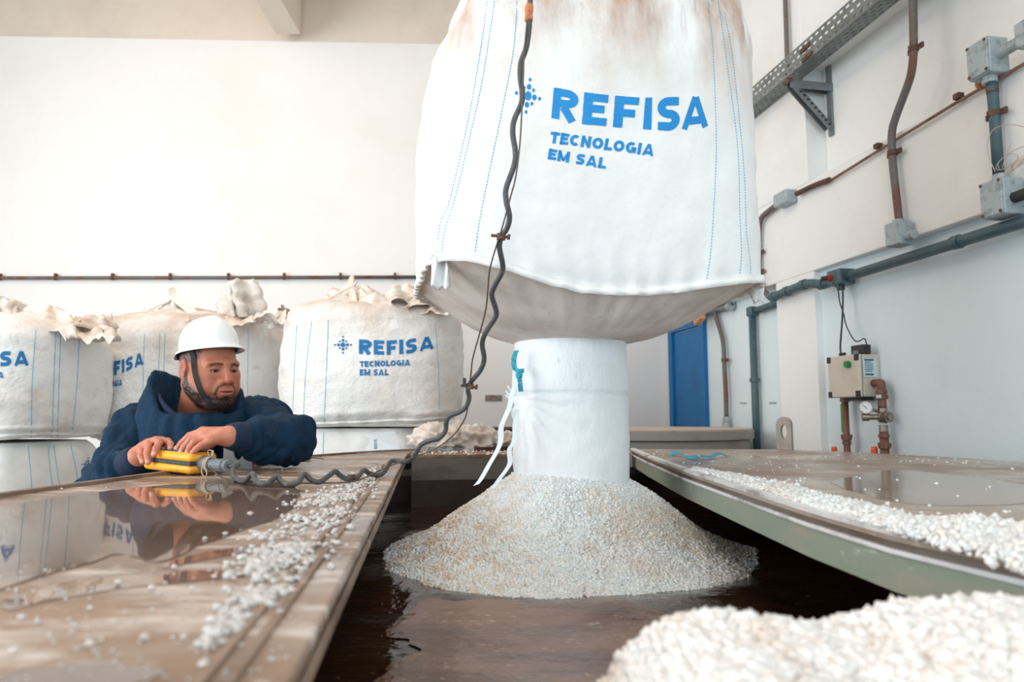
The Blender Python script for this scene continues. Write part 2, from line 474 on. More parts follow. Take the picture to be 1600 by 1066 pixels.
# ------------------------------------------------------------------ signed distance modelling (organic shapes)
def smin(a, b, k):
    h = np.clip(.5 + .5 * (b - a) / k, 0, 1)
    return b * (1 - h) + a * h - k * h * (1 - h)
def smax(a, b, k): return -smin(-a, -b, k)
def s_ell(X, c, r):
    q = (X - np.array(c)) / np.array(r)
    k0 = np.sqrt((q ** 2).sum(-1)) + 1e-9
    q2 = q / np.array(r)
    k1 = np.sqrt((q2 ** 2).sum(-1)) + 1e-9
    return k0 * (k0 - 1) / k1
def s_cap(X, a, b, ra, rb=None):
    rb = ra if rb is None else rb
    a = np.array(a, float); b = np.array(b, float); d = b - a
    t = np.clip(((X - a) @ d) / (d @ d + 1e-12), 0, 1)
    return np.sqrt(((X - a - t[..., None] * d) ** 2).sum(-1)) - (ra + (rb - ra) * t)
def nets(f, lo, hi, h):
    lo = np.array(lo, float); hi = np.array(hi, float)
    n = np.ceil((hi - lo) / h).astype(int) + 1
    ax = [lo[i] + np.arange(n[i]) * h for i in range(3)]
    S = np.empty(n, np.float32)
    for i0 in range(0, n[0], 24):
        X = np.stack(np.meshgrid(ax[0][i0:i0 + 24], ax[1], ax[2], indexing='ij'), -1)
        S[i0:i0 + 24] = f(X)
    ins = S < 0
    cs = ins[:-1, :-1, :-1].astype(int)
    tot = np.zeros_like(cs)
    for i in (0, 1):
        for j in (0, 1):
            for k in (0, 1):
                tot += ins[i:n[0] - 1 + i, j:n[1] - 1 + j, k:n[2] - 1 + k]
    act = (tot > 0) & (tot < 8)
    cid = -np.ones(act.shape, np.int64)
    cells = np.argwhere(act)
    cid[act] = np.arange(len(cells))
    acc = np.zeros((len(cells), 3)); cnt = np.zeros(len(cells))
    corners = [(i, j, k) for i in (0, 1) for j in (0, 1) for k in (0, 1)]
    for a in corners:
        for b in corners:
            if sum(abs(a[t] - b[t]) for t in range(3)) == 1 and a < b:
                va = S[cells[:, 0] + a[0], cells[:, 1] + a[1], cells[:, 2] + a[2]]
                vb = S[cells[:, 0] + b[0], cells[:, 1] + b[1], cells[:, 2] + b[2]]
                x = (va < 0) != (vb < 0)
                t = np.where(x, va / (va - vb + 1e-12), 0)
                p = np.array(a)[None] + t[:, None] * (np.array(b) - np.array(a))[None]
                acc[x] += p[x]; cnt[x] += 1
    V = lo + (cells + acc / cnt[:, None]) * h
    Fq = []
    for d in range(3):
        e1, e2 = [(1, 2), (2, 0), (0, 1)][d]
        s0 = [slice(None)] * 3; s1 = [slice(None)] * 3
        s0[d] = slice(0, -1); s1[d] = slice(1, None)
        A = ins[tuple(s0)]; B = ins[tuple(s1)]
        x = np.argwhere(A != B)
        ok = (x[:, e1] > 0) & (x[:, e2] > 0) & (x[:, e1] < n[e1] - 1) & (x[:, e2] < n[e2] - 1)
        x = x[ok]
        def cc(o1, o2):
            q = x.copy(); q[:, e1] -= o1; q[:, e2] -= o2
            return cid[q[:, 0], q[:, 1], q[:, 2]]
        q = np.stack([cc(1, 1), cc(0, 1), cc(0, 0), cc(1, 0)], 1)
        fl = ~A[tuple(x.T)]
        q[fl] = q[fl][:, ::-1]
        Fq.append(q)
    return V, np.concatenate(Fq)
def set_col(o, C):
    a = o.data.color_attributes.new('Col', 'FLOAT_COLOR', 'POINT')
    a.data.foreach_set('color', np.asarray(C, np.float32).ravel())

# ------------------------------------------------------------------ grains
CUBE = np.array([(i, j, k) for i in (-1, 1) for j in (-1, 1) for k in (-1, 1)], float) * .5
CUBEF = np.array([(0, 1, 3, 2), (4, 6, 7, 5), (0, 4, 5, 1), (2, 3, 7, 6), (0, 2, 6, 4), (1, 5, 7, 3)])
def rand_rot(n):
    q = RNG.normal(size=(n, 4)); q /= np.linalg.norm(q, axis=1)[:, None]
    w, x, y, z = q.T
    return np.stack([np.stack([1 - 2 * (y * y + z * z), 2 * (x * y - z * w), 2 * (x * z + y * w)], -1),
                     np.stack([2 * (x * y + z * w), 1 - 2 * (x * x + z * z), 2 * (y * z - x * w)], -1),
                     np.stack([2 * (x * z - y * w), 2 * (y * z + x * w), 1 - 2 * (x * x + y * y)], -1)], 1)
def grains(P, size, flat=1.0):
    n = len(P)
    c = CUBE[None] * (1 + RNG.uniform(-.35, .35, (n, 8, 3)))
    c = c * (size[:, None, None] * RNG.uniform(.7, 1.3, (n, 1, 3)))
    c = np.einsum('nij,nkj->nki', rand_rot(n), c)
    c[:, :, 2] *= flat
    V = (c + P[:, None, :]).reshape(-1, 3)
    Fq = (CUBEF[None] + 8 * np.arange(n)[:, None, None]).reshape(-1, 4)
    return V, Fq

# ------------------------------------------------------------------ lettering (stroke alphabet, bold)
def arc(cx, cy, rx, ry, a0, a1, n=10):
    return [(cx + rx * math.cos(math.radians(a0 + (a1 - a0) * i / n)), cy + ry * math.sin(math.radians(a0 + (a1 - a0) * i / n))) for i in range(n + 1)]
def glyph(ch, w):
    h = w / 2; t = 1 - h; mid = .52
    if ch == 'R': return .78, [[(h, 0), (h, 1)], [(h, t), (.42, t)] + arc(.42, .70, .26, t - .70, 90, -90, 10)[1:] + [(h, .70 - (t - .70))], [(.36, .42), (.66, 0)]]
    if ch == 'E': return .66, [[(h, 0), (h, 1)], [(0, t), (.66, t)], [(0, mid), (.58, mid)], [(0, h), (.66, h)]]
    if ch == 'F': return .64, [[(h, 0), (h, 1)], [(0, t), (.64, t)], [(0, .47), (.56, .47)]]
    if ch == 'I': return w, [[(h, 0), (h, 1)]]
    if ch == 'S': return .70, [[(.65, t)] + arc(.34, (t + .5) / 2, .34 - h, (t - .5) / 2, 90, 270, 12) + arc(.36, (h + .5) / 2, .34 - h, (.5 - h) / 2, 90, -90, 12) + [(.03, h)]]
    if ch == 'A': return .94, [[(h * .85, 0), (.46, .99)], [(.94 - h * .85, 0), (.48, .99)], [(.28, .25), (.66, .25)]]
    if ch == 'T': return .72, [[(.36, 0), (.36, 1)], [(0, t), (.72, t)]]
    if ch == 'C': return .80, [arc(.42, .5, .42 - h, .5 - h, 48, 312, 18)]
    if ch == 'N': return .80, [[(h, 0), (h, 1)], [(.80 - h, 0), (.80 - h, 1)], [(h, 1 - h * .4), (.80 - h, h * .4)]]
    if ch == 'O': return .88, [arc(.44, .5, .44 - h, .5 - h, 0, 360, 24)]
    if ch == 'L': return .62, [[(h, 0), (h, 1)], [(0, h), (.62, h)]]
    if ch == 'G': return .86, [arc(.43, .5, .43 - h, .5 - h, 48, 330, 18), [(.80 - h * .6, .08), (.80 - h * .6, .52)], [(.44, .44), (.83, .44)]]
    if ch == 'M': return .98, [[(h, 0), (h, 1)], [(.98 - h, 0), (.98 - h, 1)], [(h, 1 - h * .5), (.49, .1)], [(.98 - h, 1 - h * .5), (.49, .1)]]
    return .36, []
def text_quads(txt, w=.26, gap=.14):
    """list of (polyline, width) in text units (height 1)"""
    x = 0; out = []
    for ch in txt:
        adv, st = glyph(ch, w)
        for s in st: out.append([(px + x, py) for px, py in s])
        x += adv + gap
    return out, x - gap
def stamp(mb, bvh, strokes, w0, fn, lift=.0025):
    for st in strokes:
        w = w0 * (.78 if len(st) == 2 and abs(st[0][0] - st[1][0]) > .1 and abs(st[0][1] - st[1][1]) > .5 else 1)
        pts = [np.array(p, float) for p in st]
        q = [pts[0]]
        for a, b in zip(pts[:-1], pts[1:]):
            k = max(1, int(np.linalg.norm(b - a) / .12))
            for i in range(1, k + 1): q.append(a + (b - a) * i / k)
        rows = []
        for i, p in enumerate(q):
            t = q[min(i + 1, len(q) - 1)] - q[max(i - 1, 0)]
            t = t / (np.linalg.norm(t) + 1e-9)
            nn = np.array([-t[1], t[0]])
            row = []
            for s in (-.5, -.17, .17, .5):
                u, v = p + nn * s * w
                row.append(cast(bvh, *fn(u, v), lift))
            rows.append(row)
        for r0, r1 in zip(rows[:-1], rows[1:]):
            for k in range(3):
                c = [r0[k], r0[k + 1], r1[k + 1], r1[k]]
                if any(x is None for x in c): continue
                if max(np.linalg.norm(c[0] - c[2]), np.linalg.norm(c[1] - c[3])) > .12: continue
                mb.add(c, [(0, 1, 2, 3)])
def dot(mb, bvh, cx, cy, rx, ry, lift=.0025):
    pts = [cast(bvh, cx, cy, lift)]
    for i in range(12):
        pts.append(cast(bvh, cx + rx * math.cos(i * PI / 6), cy + ry * math.sin(i * PI / 6), lift))
    if any(p is None for p in pts): return
    mb.add(pts, [(0, 1 + i, 1 + (i + 1) % 12) for i in range(12)])
LOGO = [(0, 0, .27), (0, .5, .17), (0, -.5, .17), (.5, 0, .17), (-.5, 0, .17), (0, .9, .11), (0, -.9, .11), (.9, 0, .11), (-.9, 0, .11),
        (.37, .37, .11), (-.37, .37, .11), (.37, -.37, .11), (-.37, -.37, .11)]

# ================================================================== SETTING
# floor, ceiling
fl = MB().box((-1.6, .5, -.05), (9.2, 12.2, .1)).build('floor', M['floor']); tag(fl, kind='structure')
ce = MB().box((-1.6, .5, 5.15), (9.2, 12.2, .1)).build('ceiling', M['ceiling']); tag(ce, kind='structure')
# back wall
q = MB()
q.box(tuple(np.r_[B0 - DB * 3.0 - NB * .1, 2.325]), (8.0, .2, 4.65), (DB3, NB3, (0, 0, 1)))
wb = q.build('wall_back', M['wall']); tag(wb, kind='structure')
tr = MB().box(tuple(np.r_[B0 - DB * 3.0 - NB * .125, 4.88]), (8.0, .2, .46), (DB3, NB3, (0, 0, 1))).build('trim_1', M['ceiling']); tag(tr, kind='structure')
for i, X in enumerate((-1.885, -5.2, 1.25)):
    bm_ = MB().box((X, 2.6, 4.88), (.20, 6.05, .46)).build('trim_%d' % (i + 2), M['ceiling']); tag(bm_, kind='structure')
# right wall: recessed panels between proud concrete members
def wbox(mb, t0, t1, o0, o1, z0, z1):
    a = wp((t0 + t1) / 2, (o0 + o1) / 2, (z0 + z1) / 2)
    return mb.box(a, (t1 - t0, o1 - o0, z1 - z0), (DW3, NW3, (0, 0, 1)))
q = MB()
TJ, TL1, TL2 = -1.945, -1.955, -1.592
wbox(q, -8, TJ, -.30, -.12, 2.60, 3.50)          # upper panel
wbox(q, -8, .45, -.30, 0, 2.215, 2.705)          # lintel beam
wbox(q, TJ, .45, -.30, 0, 2.705, 5.1)            # far pier above
wbox(q, -8, TJ, -.30, 0, 3.338, 5.1)             # upper beam
wbox(q, TL1, TL2, -.30, 0, 0, 2.215)             # pilaster below
wr = q.build('wall_right', M['wall_right'], bevel=.006); tag(wr, kind='structure')
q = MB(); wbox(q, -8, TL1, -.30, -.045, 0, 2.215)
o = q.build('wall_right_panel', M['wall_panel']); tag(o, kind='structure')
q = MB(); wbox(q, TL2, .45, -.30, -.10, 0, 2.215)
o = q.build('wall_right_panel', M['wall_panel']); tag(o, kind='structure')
# left and rear walls with their big door openings (outside the view)
q = MB()
q.box((-5.75, 4.0, 2.55), (.1, 3.6, 5.1)); q.box((-5.75, -1.7, 4.7), (.1, 7.8, .8)); q.box((-5.75, -4.6, 2.15), (.1, 2.0, 4.3))
wl = q.build('wall_left', M['wall']); tag(wl, kind='structure')
q = MB()
q.box((-1.6, -5.5, 4.6), (8.3, .1, 1.0)); q.box((-5.0, -5.5, 2.05), (1.4, .1, 4.1))
wf = q.build('wall_front', M['wall']); tag(wf, kind='structure')

# blue door in the far panel
a = onw(1049, 508, -.1); b_ = onw(1104, 493, -.1)
ta, tb = wcoord(a)[0], wcoord(b_)[0]
q = MB()
dz = 2.19
wbox(q, tb, tb + .07, -.10, -.065, 0, dz); wbox(q, ta - .07, ta, -.10, -.065, 0, dz); wbox(q, tb + .07, ta - .07, -.10, -.065, dz - .07, dz)
dr = q.build('door_1', M['door'], bevel=.004, org=wp(ta, -.1, 0)); tag(dr, 'blue painted door', kind='structure')
q = MB(); wbox(q, tb + .075, ta - .075, -.10, -.085, .02, dz - .08)
q.build('door_panel', M['door'], dr)
q = MB(); q.tube([wp(tb + .13, -.085, 1.0), wp(tb + .13, -.03, 1.0), wp(tb + .22, -.03, 1.0)], .009, 10); q.build('door_handle', M['steel'], dr)

# ================================================================== BRINE TANK AND LIDS
LZ = 1.29
WZ = 1.06
left_outer = [(-.462, 3.30), (-.60, 3.16), (-.79, 2.80), (-.895, 2.48), (-.955, 2.11), (-1.0, 1.72), (-1.03, 1.43), (-1.06, 1.0), (-1.06, .4), (-1.02, -.35)]
left_poly = [(-.04, -.35), (-.135, .445), (-.442, 2.984)] + left_outer
right_inner = [(.572, 3.44), (.535, 2.85), (.505, 2.11), (.503, 1.635), (.503, 1.245), (.520, .995), (.570, .805), (.68, .60), (.84, .45)]
right_outer = [(1.85, .45), (1.82, 1.2), (1.80, 2.0), (1.77, 2.42), (1.70, 2.78), (1.52, 3.14), (1.28, 3.42)]
right_poly = right_inner + right_outer

def plate(poly, z0, z1, name, m, parent, bevel=.003):
    return MB().prism(poly, z0, z1).build(name, m, parent, bevel=bevel)
def inset(poly, d):
    P = np.array(poly, float); n = len(P); out = []
    A = sum(P[i][0] * P[(i + 1) % n][1] - P[(i + 1) % n][0] * P[i][1] for i in range(n))
    sg = 1 if A > 0 else -1
    for i in range(n):
        e0 = P[i] - P[i - 1]; e1 = P[(i + 1) % n] - P[i]
        n0 = sg * np.array([-e0[1], e0[0]]) / np.linalg.norm(e0); n1 = sg * np.array([-e1[1], e1[0]]) / np.linalg.norm(e1)
        b = n0 + n1; b /= np.linalg.norm(b)
        out.append(P[i] + b * d / max(.5, b @ n1))
    return [tuple(p) for p in out]

tank_out = [(-.62, 3.30), (-.3, 3.36), (.1, 3.42), (.45, 3.47), (.9, 3.46), (1.27, 3.40)] + [(1.51, 3.12), (1.69, 2.76), (1.755, 2.4), (1.78, 2.0), (1.8, 1.2), (1.82, .45), (1.8, -.35)] + [(-1.0, -.35), (-1.04, .4), (-1.04, 1.0), (-1.01, 1.43), (-.98, 1.72), (-.935, 2.11), (-.875, 2.48), (-.77, 2.80)]
tank_in_far = inset(tank_out, .03)
tk = thing('brine_tank', (.4, 1.6, 0), 'large brown brine tank under the two lids holding the salt heap', 'tank')
def ring(mb, po, pi, z0, z1):
    n = len(po)
    vs = [(p[0], p[1], z0) for p in po] + [(p[0], p[1], z1) for p in po] + [(p[0], p[1], z0) for p in pi] + [(p[0], p[1], z1) for p in pi]
    fs = []
    for i in range(n):
        j = (i + 1) % n
        fs += [(i, j, n + j, n + i), (2 * n + j, 2 * n + i, 3 * n + i, 3 * n + j), (n + i, n + j, 3 * n + j, 3 * n + i), (j, i, 2 * n + i, 2 * n + j)]
    return mb.add(vs, fs)
ring(MB(), tank_out, tank_in_far, 0.0, 1.205).build('tank_wall', M['tank'], tk)
lo_ = [(x + .03, y) for x, y in left_outer]; MB().ribbon([(x, y, 1.23) for x, y in lo_], .046, [(0, 0, 1)] * len(lo_), .012).build('support_rail', M['tank'], tk)
li = inset(tank_out, .031)
ring(MB(), li, inset(tank_out, .036), .4, 1.175).build('stained_lining', M['tank_in'], tk)
# far rim flange (only the far arc lies open between the lids)
far_o = [(-.45, 3.36), (-.2, 3.385), (.1, 3.42), (.45, 3.47), (.56, 3.48)]
far_i = [(-.43, 3.05), (-.2, 3.10), (.1, 3.16), (.45, 3.24), (.54, 3.26)]
MB().prism(far_o + far_i[::-1], 1.268, 1.283).build('rim_flange', M['rim'], tk, bevel=.003)
MB().prism([(p[0], p[1]) for p in far_i] + [(p[0], p[1] + .03) for p in far_i[::-1]], 1.175, 1.268).build('rim_face', M['tank'], tk)
MB().prism([(p[0], p[1] + .005) for p in far_i] + [(p[0], p[1] + .025) for p in far_i[::-1]], .6, 1.176).build('inner_apron', M['tank_in'], tk)
MB().prism(inset(tank_out, .035), .3, .33).build('tank_floor', M['tank_in'], tk)

# brine surface with ripples, a skirt of shallow waves at the heap
wpoly = inset(tank_out, .037)
def inside(px, py, poly):
    c = False; n = len(poly); j = n - 1
    for i in range(n):
        if ((poly[i][1] > py) != (poly[j][1] > py)) and px < (poly[j][0] - poly[i][0]) * (py - poly[i][1]) / (poly[j][1] - poly[i][1] + 1e-12) + poly[i][0]:
            c = not c
        j = i
    return c
xs = np.arange(-1.02, 1.80, .02); ys = np.arange(-.3, 3.44, .02)
def wz(x, y):
    r = math.hypot(x - .16, y - 2.08)
    return WZ + .006 * nz((x * 1.0, y * 1.8, 0), 4) + .010 * math.exp(-((r - .60) / .09) ** 2) * (.5 + nz((x, y, 3), 3))
ok = {}; V = []; Fc = []
for iy, y in enumerate(ys):
    for ix, x in enumerate(xs):
        if inside(x, y, wpoly):
            ok[(ix, iy)] = len(V); V.append((x, y, wz(x, y)))
for (ix, iy), k in ok.items():
    if (ix + 1, iy) in ok and (ix + 1, iy + 1) in ok and (ix, iy + 1) in ok:
        Fc.append((k, ok[(ix + 1, iy)], ok[(ix + 1, iy + 1)], ok[(ix, iy + 1)]))
br = mk('brine_surface', V, Fc, M['brine'], smooth=True, fixn=False)
tag(br, 'dark brown rippled brine between the two lids', 'brine', kind='stuff')
# floating scum film in front of the heap
G = np.zeros((150, 120, 3))
for j in range(150):
    for i in range(120):
        v = j / 149; u = i / 119
        y0 = .30 + 1.22 * v
        ed = -.20 + .10 * (y0 - 1.0) + .12 * nz((0, y0, 0), 3.2) + .05 * nz((0, y0, 5), 11) + .02 * nz((0, y0, 7), 34)
        x = ed + u * (.50 - ed)
        far = 1.50 + .10 * nz((x, 0, 2), 3) + .03 * nz((x, 0, 4), 14) - .9 * max(0, x - .20)
        y = .30 + v * (far - .30)
        G[j, i] = (x, y, wz(x, y) + .0025)
_sg = MB().grid(G)
sm = mk('brine_scum', _sg.v, _sg.f, M['scum'], smooth=True, fixn=False)
tag(sm, 'lighter brown film of scum floating on brine before the salt heap', 'scum', kind='stuff')

# left lid
ll = thing('tank_lid', (-.6, 1.5, 1.25), 'brown wet lid under the yellow remote, left of the opening', 'lid')
def clipx(poly):
    return poly
plate(left_poly, LZ - .012, LZ, 'top_plate', M['lid'], ll)
plate(inset(left_poly, .010), LZ - .022, LZ - .0121, 'edge_recess', M['tank'], ll, 0)
plate(left_poly, LZ - .036, LZ - .0221, 'lower_flange', M['lid_edge'], ll)
# seam bead parallel to the inner edge, and a raised outer lip
g0 = onz(555, 780, LZ); g1 = onz(321, 1059, LZ); gd = (g1 - g0)
for nm, off in (('seam_bead', 0.0), ('seam_bead', .018)):
    s_ = np.array([off, 0, .001])
    MB().ribbon([g0 - gd * 1.0 + s_, g0 + s_, g1 + s_, g1 + gd * .4 + s_], .007, (1, .1, 0), .0022).build(nm, M['lid_edge'], ll)
lip = [(p[0] * .985, p[1] - .004 if p[1] > 2.9 else p[1], LZ + .004) for p in left_outer[:-1]]
MB().ribbon(smooth_pts(lip, 5), .022, [(1, .25, 0)] * (5 * (len(lip) - 1) + 1), .004).build('outer_lip', M['lid_edge'], ll)
# lifting lug by the man
def lug(parent, c, w, h, th, hole_w, hole_h, hole_z, ax, up_round, m):
    """upright plate with a real hole; ax = width axis"""
    ax = np.array(ax, float); ax /= np.linalg.norm(ax)
    ny = np.cross((0, 0, 1.0), ax)
    n = 32; out = []; inn = []
    for i in range(n):
        a = 2 * PI * i / n
        ca, sa = math.cos(a), math.sin(a)
        if up_round and sa > 0:
            ox, oz = w / 2 * ca, (h - w / 2) + w / 2 * sa
        else:
            k = 1 / max(abs(ca), abs(sa)); ox, oz = w / 2 * ca * k, h * .5 + h * .5 * sa * k if not up_round else (h - w / 2) + (h - w / 2) * sa * k
        out.append((ox, min(max(oz, 0), h)))
        inn.append((hole_w / 2 * ca, hole_z + hole_h / 2 * sa))
    vs = []
    for sgn in (-.5, .5):
        for L_ in (out, inn):
            for p in L_: vs.append(np.array(c) + ax * p[0] + np.array([0, 0, p[1]]) + ny * th * sgn)
    fs = []
    for i in range(n):
        j = (i + 1) % n
        fs += [(i, j, n + j, n + i), (2 * n + j, 2 * n + i, 3 * n + i, 3 * n + j), (j, i, 2 * n + i, 2 * n + j), (n + i, n + j, 3 * n + j, 3 * n + i)]
    return MB().add(vs, fs).build('lifting_lug', m, parent, bevel=.002)
lc = onz(372, 734, LZ)
lu = lug(ll, lc, .086, .085, .012, .026, .052, .055, (1, .12, 0), False, M['steel_grey']); lu['label'] = 'grey steel lifting lug with round hole'

# right lid
rl = thing('tank_lid', (1.1, 1.8, 1.23), 'grey dusty lid with pale green skirt, right of the opening', 'lid')
plate(right_poly, LZ - .012, LZ, 'top_plate', M['lid_right'], rl)
plate(inset(right_poly, .008), LZ - .022, LZ - .0121, 'edge_recess', M['tank'], rl, 0)
plate(right_poly, LZ - .030, LZ - .0221, 'middle_flange', M['salt_crust'], rl)
sk = plate(inset(right_poly, .006), LZ - .082, LZ - .0301, 'skirt', M['skirt'], rl); sk['label'] = 'pale green fibreglass skirt'
inn = [np.array((p[0] + .012, p[1], LZ + .001)) for p in right_inner[:-1]]
MB().ribbon(smooth_pts(inn, 8), .024, (1, 0, 0), .004).build('salty_edge_strip', M['salt_crust'], rl)
lc = onz(1227, 703, LZ)
lug(rl, lc, .070, .155, .03, .028, .065, .085, (.8, -.6, 0), True, M['lug_conc'])

# puddles
def puddle(pix, z, name, m, label, jit=.012, group=None):
    P = [onz(x, y, LZ)[:2] for x, y in pix]
    P = smooth_pts([(p[0], p[1], 0) for p in P + [P[0]]], 8)[:-1]
    P = [(p[0] + jit * nz(p, 14), p[1] + jit * nz(p, 14, 5)) for p in P]
    o = MB().prism(P, LZ + .0002, LZ + z).build(name, m)
    return tag(o, label, 'puddle', group)
puddle([(-90, 812), (0, 793), (100, 777), (200, 765), (300, 756), (390, 751), (450, 757), (468, 772), (456, 792), (432, 812), (390, 826), (350, 838), (318, 852), (285, 865), (243, 880), (185, 868), (120, 886), (60, 905), (0, 922), (-90, 950)],
       .0016, 'water_puddle', M['puddle'], 'mirror-like brown puddle on the left lid reflecting the man')
puddle([(1330, 745), (1400, 735), (1480, 742), (1560, 752), (1640, 765), (1640, 782), (1560, 790), (1480, 790), (1400, 785), (1340, 770), (1300, 755)],
       .0010, 'water_puddle', M['puddle_soft'], 'shallow puddle on the right lid reflecting the wall pipes')
for i, (pix, lb) in enumerate([
    ([(243, 886), (300, 868), (360, 858), (420, 852), (380, 864), (320, 876), (262, 888)], 'thin bright wet streak on left lid below the reflected man'),
    ([(5, 940), (90, 915), (200, 900), (330, 893), (390, 897), (300, 910), (180, 922), (80, 940), (10, 955)], 'long wet streak across the left lid in front of puddle'),
    ([(-60, 1090), (40, 1050), (160, 1040), (250, 1050), (200, 1075), (100, 1100)], 'wet patch at the near left corner of the left lid')]):
    puddle(pix, .0010, 'wet_streak', M['puddle'], lb, .006)

# ================================================================== HANGING BULK BAG
BC = np.array([.238, 2.10])
YAW = math.radians(10)
SPX = np.array([.174, 2.10]); SPR = .166
NU = 176
def lerp_tab(x, xs_, ys_): return float(np.interp(x, xs_, ys_))
def sell(th, a, n):
    c, s = math.cos(th), math.sin(th)
    r = (abs(c) ** n + abs(s) ** n) ** (-1 / n)
    return a * r * c, a * r * s
ZT = [1.72, 1.80, 1.92, 2.08, 2.22, 2.34, 2.46, 2.58, 2.70, 2.85, 3.05, 3.25]
AT = [.418, .446, .462, .472, .474, .470, .455, .424, .386, .345, .295, .24]
NT = [5.5, 5.0, 4.0, 3.4, 3.2, 3.0, 3.0, 3.0, 3.2, 3.4, 3.0, 2.6]
CX = [.180, .180, .180, .181, .186, .194, .210, .228, .242, .25, .255, .26]
def hem_z(th):
    c, s = math.cos(th), math.sin(th)     # local: front = -y, left = -x
    fl_ = max(0, (-c) * (-s)) * 2          # front-left corner
    fr = max(0, c * (-s)) * 2
    bk = max(0, s)
    k = min(1, abs(c) / .8); k = (k * k * (3 - 2 * k)) ** 1.7
    return 1.752 + (.084 if c < 0 else .052) * k + .02 * bk
def bag_pt(th, z, extra=0):
    a = lerp_tab(z, ZT, AT); n = lerp_tab(z, ZT, NT)
    x, y = sell(th, a + extra, n)
    X = x * math.cos(YAW) - y * math.sin(YAW) + lerp_tab(z, ZT, CX)
    Y = x * math.sin(YAW) + y * math.cos(YAW) + BC[1]
    return X, Y
NV = 90
P = np.zeros((NV, NU, 3)); UV = np.zeros((NV, NU, 2))
for i in range(NU):
    th = 2 * PI * i / NU
    z0 = hem_z(th)
    for j in range(NV):
        z = z0 + (3.25 - z0) * (j / (NV - 1)) ** 1.05
        X, Y = bag_pt(th, z)
        d = np.array([X - BC[0] - .02, Y - BC[1]]); d /= np.linalg.norm(d)
        up = max(0, (z - 2.36) / .6)
        w = .010 * nz((X, Y, z * .5), 4.0) + .0035 * nz((X, Y, z), 16) + up * .10 * nz((X * 1.0, Y, z * .22), 8, 3) + up * .05 * nz((X, Y, z * .5), 24, 8)
        cr = max(0, 1 - abs(z - z0) / .12)
        w += cr * .006 * math.sin(th * 46 + 3 * nz((X, Y, z), 5))
        # soft horizontal sag creases on the sides
        w += .004 * math.sin(z * 60 + 6 * nz((X, Y, z), 3)) * max(0, abs(math.cos(th)) - .6)
        P[j, i] = (X + d[0] * w, Y + d[1] * w, z)
        UV[j, i] = (th * .5, z)
hb = thing('bulk_bag', (BC[0], BC[1], 1.29), 'large white bulk bag hanging open over the tank, pouring salt', 'bulk bag')
q = MB().grid(P, True)
body = q.build('bag_body', M['bag_hang'], hb, smooth=True)
set_uv(body, UV.reshape(-1, 2))
bv = bvh_of(body)
# bottom panel: from the hem to the spout
NVB = 26
PB = np.zeros((NVB, NU, 3)); UVB = np.zeros((NVB, NU, 2))
for i in range(NU):
    th = 2 * PI * i / NU
    h = P[0, i]
    a2 = th + YAW
    sx, sy = SPX[0] + SPR * math.cos(a2), SPX[1] + SPR * math.sin(a2)
    for j in range(NVB):
        t = j / (NVB - 1)
        e = t ** .9
        z = h[2] + (1.665 - h[2]) * (t ** 1.25) - .040 * math.sin(PI * t)
        x = h[0] + (sx - h[0]) * e; y = h[1] + (sy - h[1]) * e
        z += .006 * nz((x, y, 0), 9) * math.sin(PI * t)
        PB[j, i] = (x, y, z); UVB[j, i] = (x, y)
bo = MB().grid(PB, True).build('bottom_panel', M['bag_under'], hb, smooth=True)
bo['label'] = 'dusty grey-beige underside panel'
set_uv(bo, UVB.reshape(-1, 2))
# hem seam running round the bottom
hem = []
for i in range(NU + 1):
    p = P[0, i % NU].copy(); c = np.array([BC[0], BC[1]])
    d = p[:2] - c; d /= np.linalg.norm(d)
    hem.append(np.array([p[0] + d[0] * .006, p[1] + d[1] * .006, p[2] - .004 + .004 * nz(p, 20)]))
MB().ribbon(hem, .020, [(0, 0, 1)] * len(hem), .003).build('hem_seam', M['bag'], hb, smooth=True)
# corner tabs of gathered hem cloth
for nm, px, py, d, sc in (('corner_tab', 683, 424, 1.70, 1.0), ('corner_tab', 1178, 456, 1.90, .7)):
    c = at(px, py, d)
    G = np.zeros((10, 8, 3))
    for a_ in range(10):
        for b2 in range(8):
            u, v = a_ / 9, b2 / 7
            x = (v - .5) * .035 * sc * (1 + .4 * u); z = (.5 - u) * .085 * sc
            G[a_, b2] = c + np.array([x + .01 * u, .02 * math.sin(v * 9 + u * 4) * (1 - .3 * u), z + .006 * math.sin(v * 14)])
    MB().grid(G).build(nm, M['bag'], hb, smooth=True, solid=.004)
# spout
NS, NZs = 96, 60
PS = np.zeros((NZs, NS, 3)); UVS = np.zeros((NZs, NS, 2))
tie_a = math.atan2(-.55, -.83)
for i in range(NS):
    th = 2 * PI * i / NS
    dth = (th - tie_a + PI) % (2 * PI) - PI
    for j in range(NZs):
        t = j / (NZs - 1)
        z = 1.695 - t * (1.695 - 1.262)
        r = SPR + .004 * math.sin(t * 3) + .002 * nz((math.cos(th) * 2, math.sin(th) * 2, z * 14), 1.6)
        if 1.515 < z < 1.585: r += .0035
        r -= .006 * math.exp(-((z - 1.512) / .006) ** 2)
        # pleats radiating from the tie point
        rr = math.hypot(dth * SPR, z - 1.49)
        ang = math.atan2(z - 1.49, dth * SPR)
        if z < 1.515: r += .006 * math.sin(ang * 17 + 2 * nz((th, z, 0), 3)) * math.exp(-rr / .16) * min(1, rr / .03)
        r -= .014 * math.exp(-(rr / .028) ** 2)
        r += .003 * t * t
        PS[j, i] = (SPX[0] + r * math.cos(th), SPX[1] + r * math.sin(th), z)
        UVS[j, i] = (th * SPR, z)
sp = MB().grid(PS, True).build('discharge_spout', M['spout'], hb, smooth=True)
sp['label'] = 'white tubular discharge spout'
set_uv(sp, UVS.reshape(-1, 2))
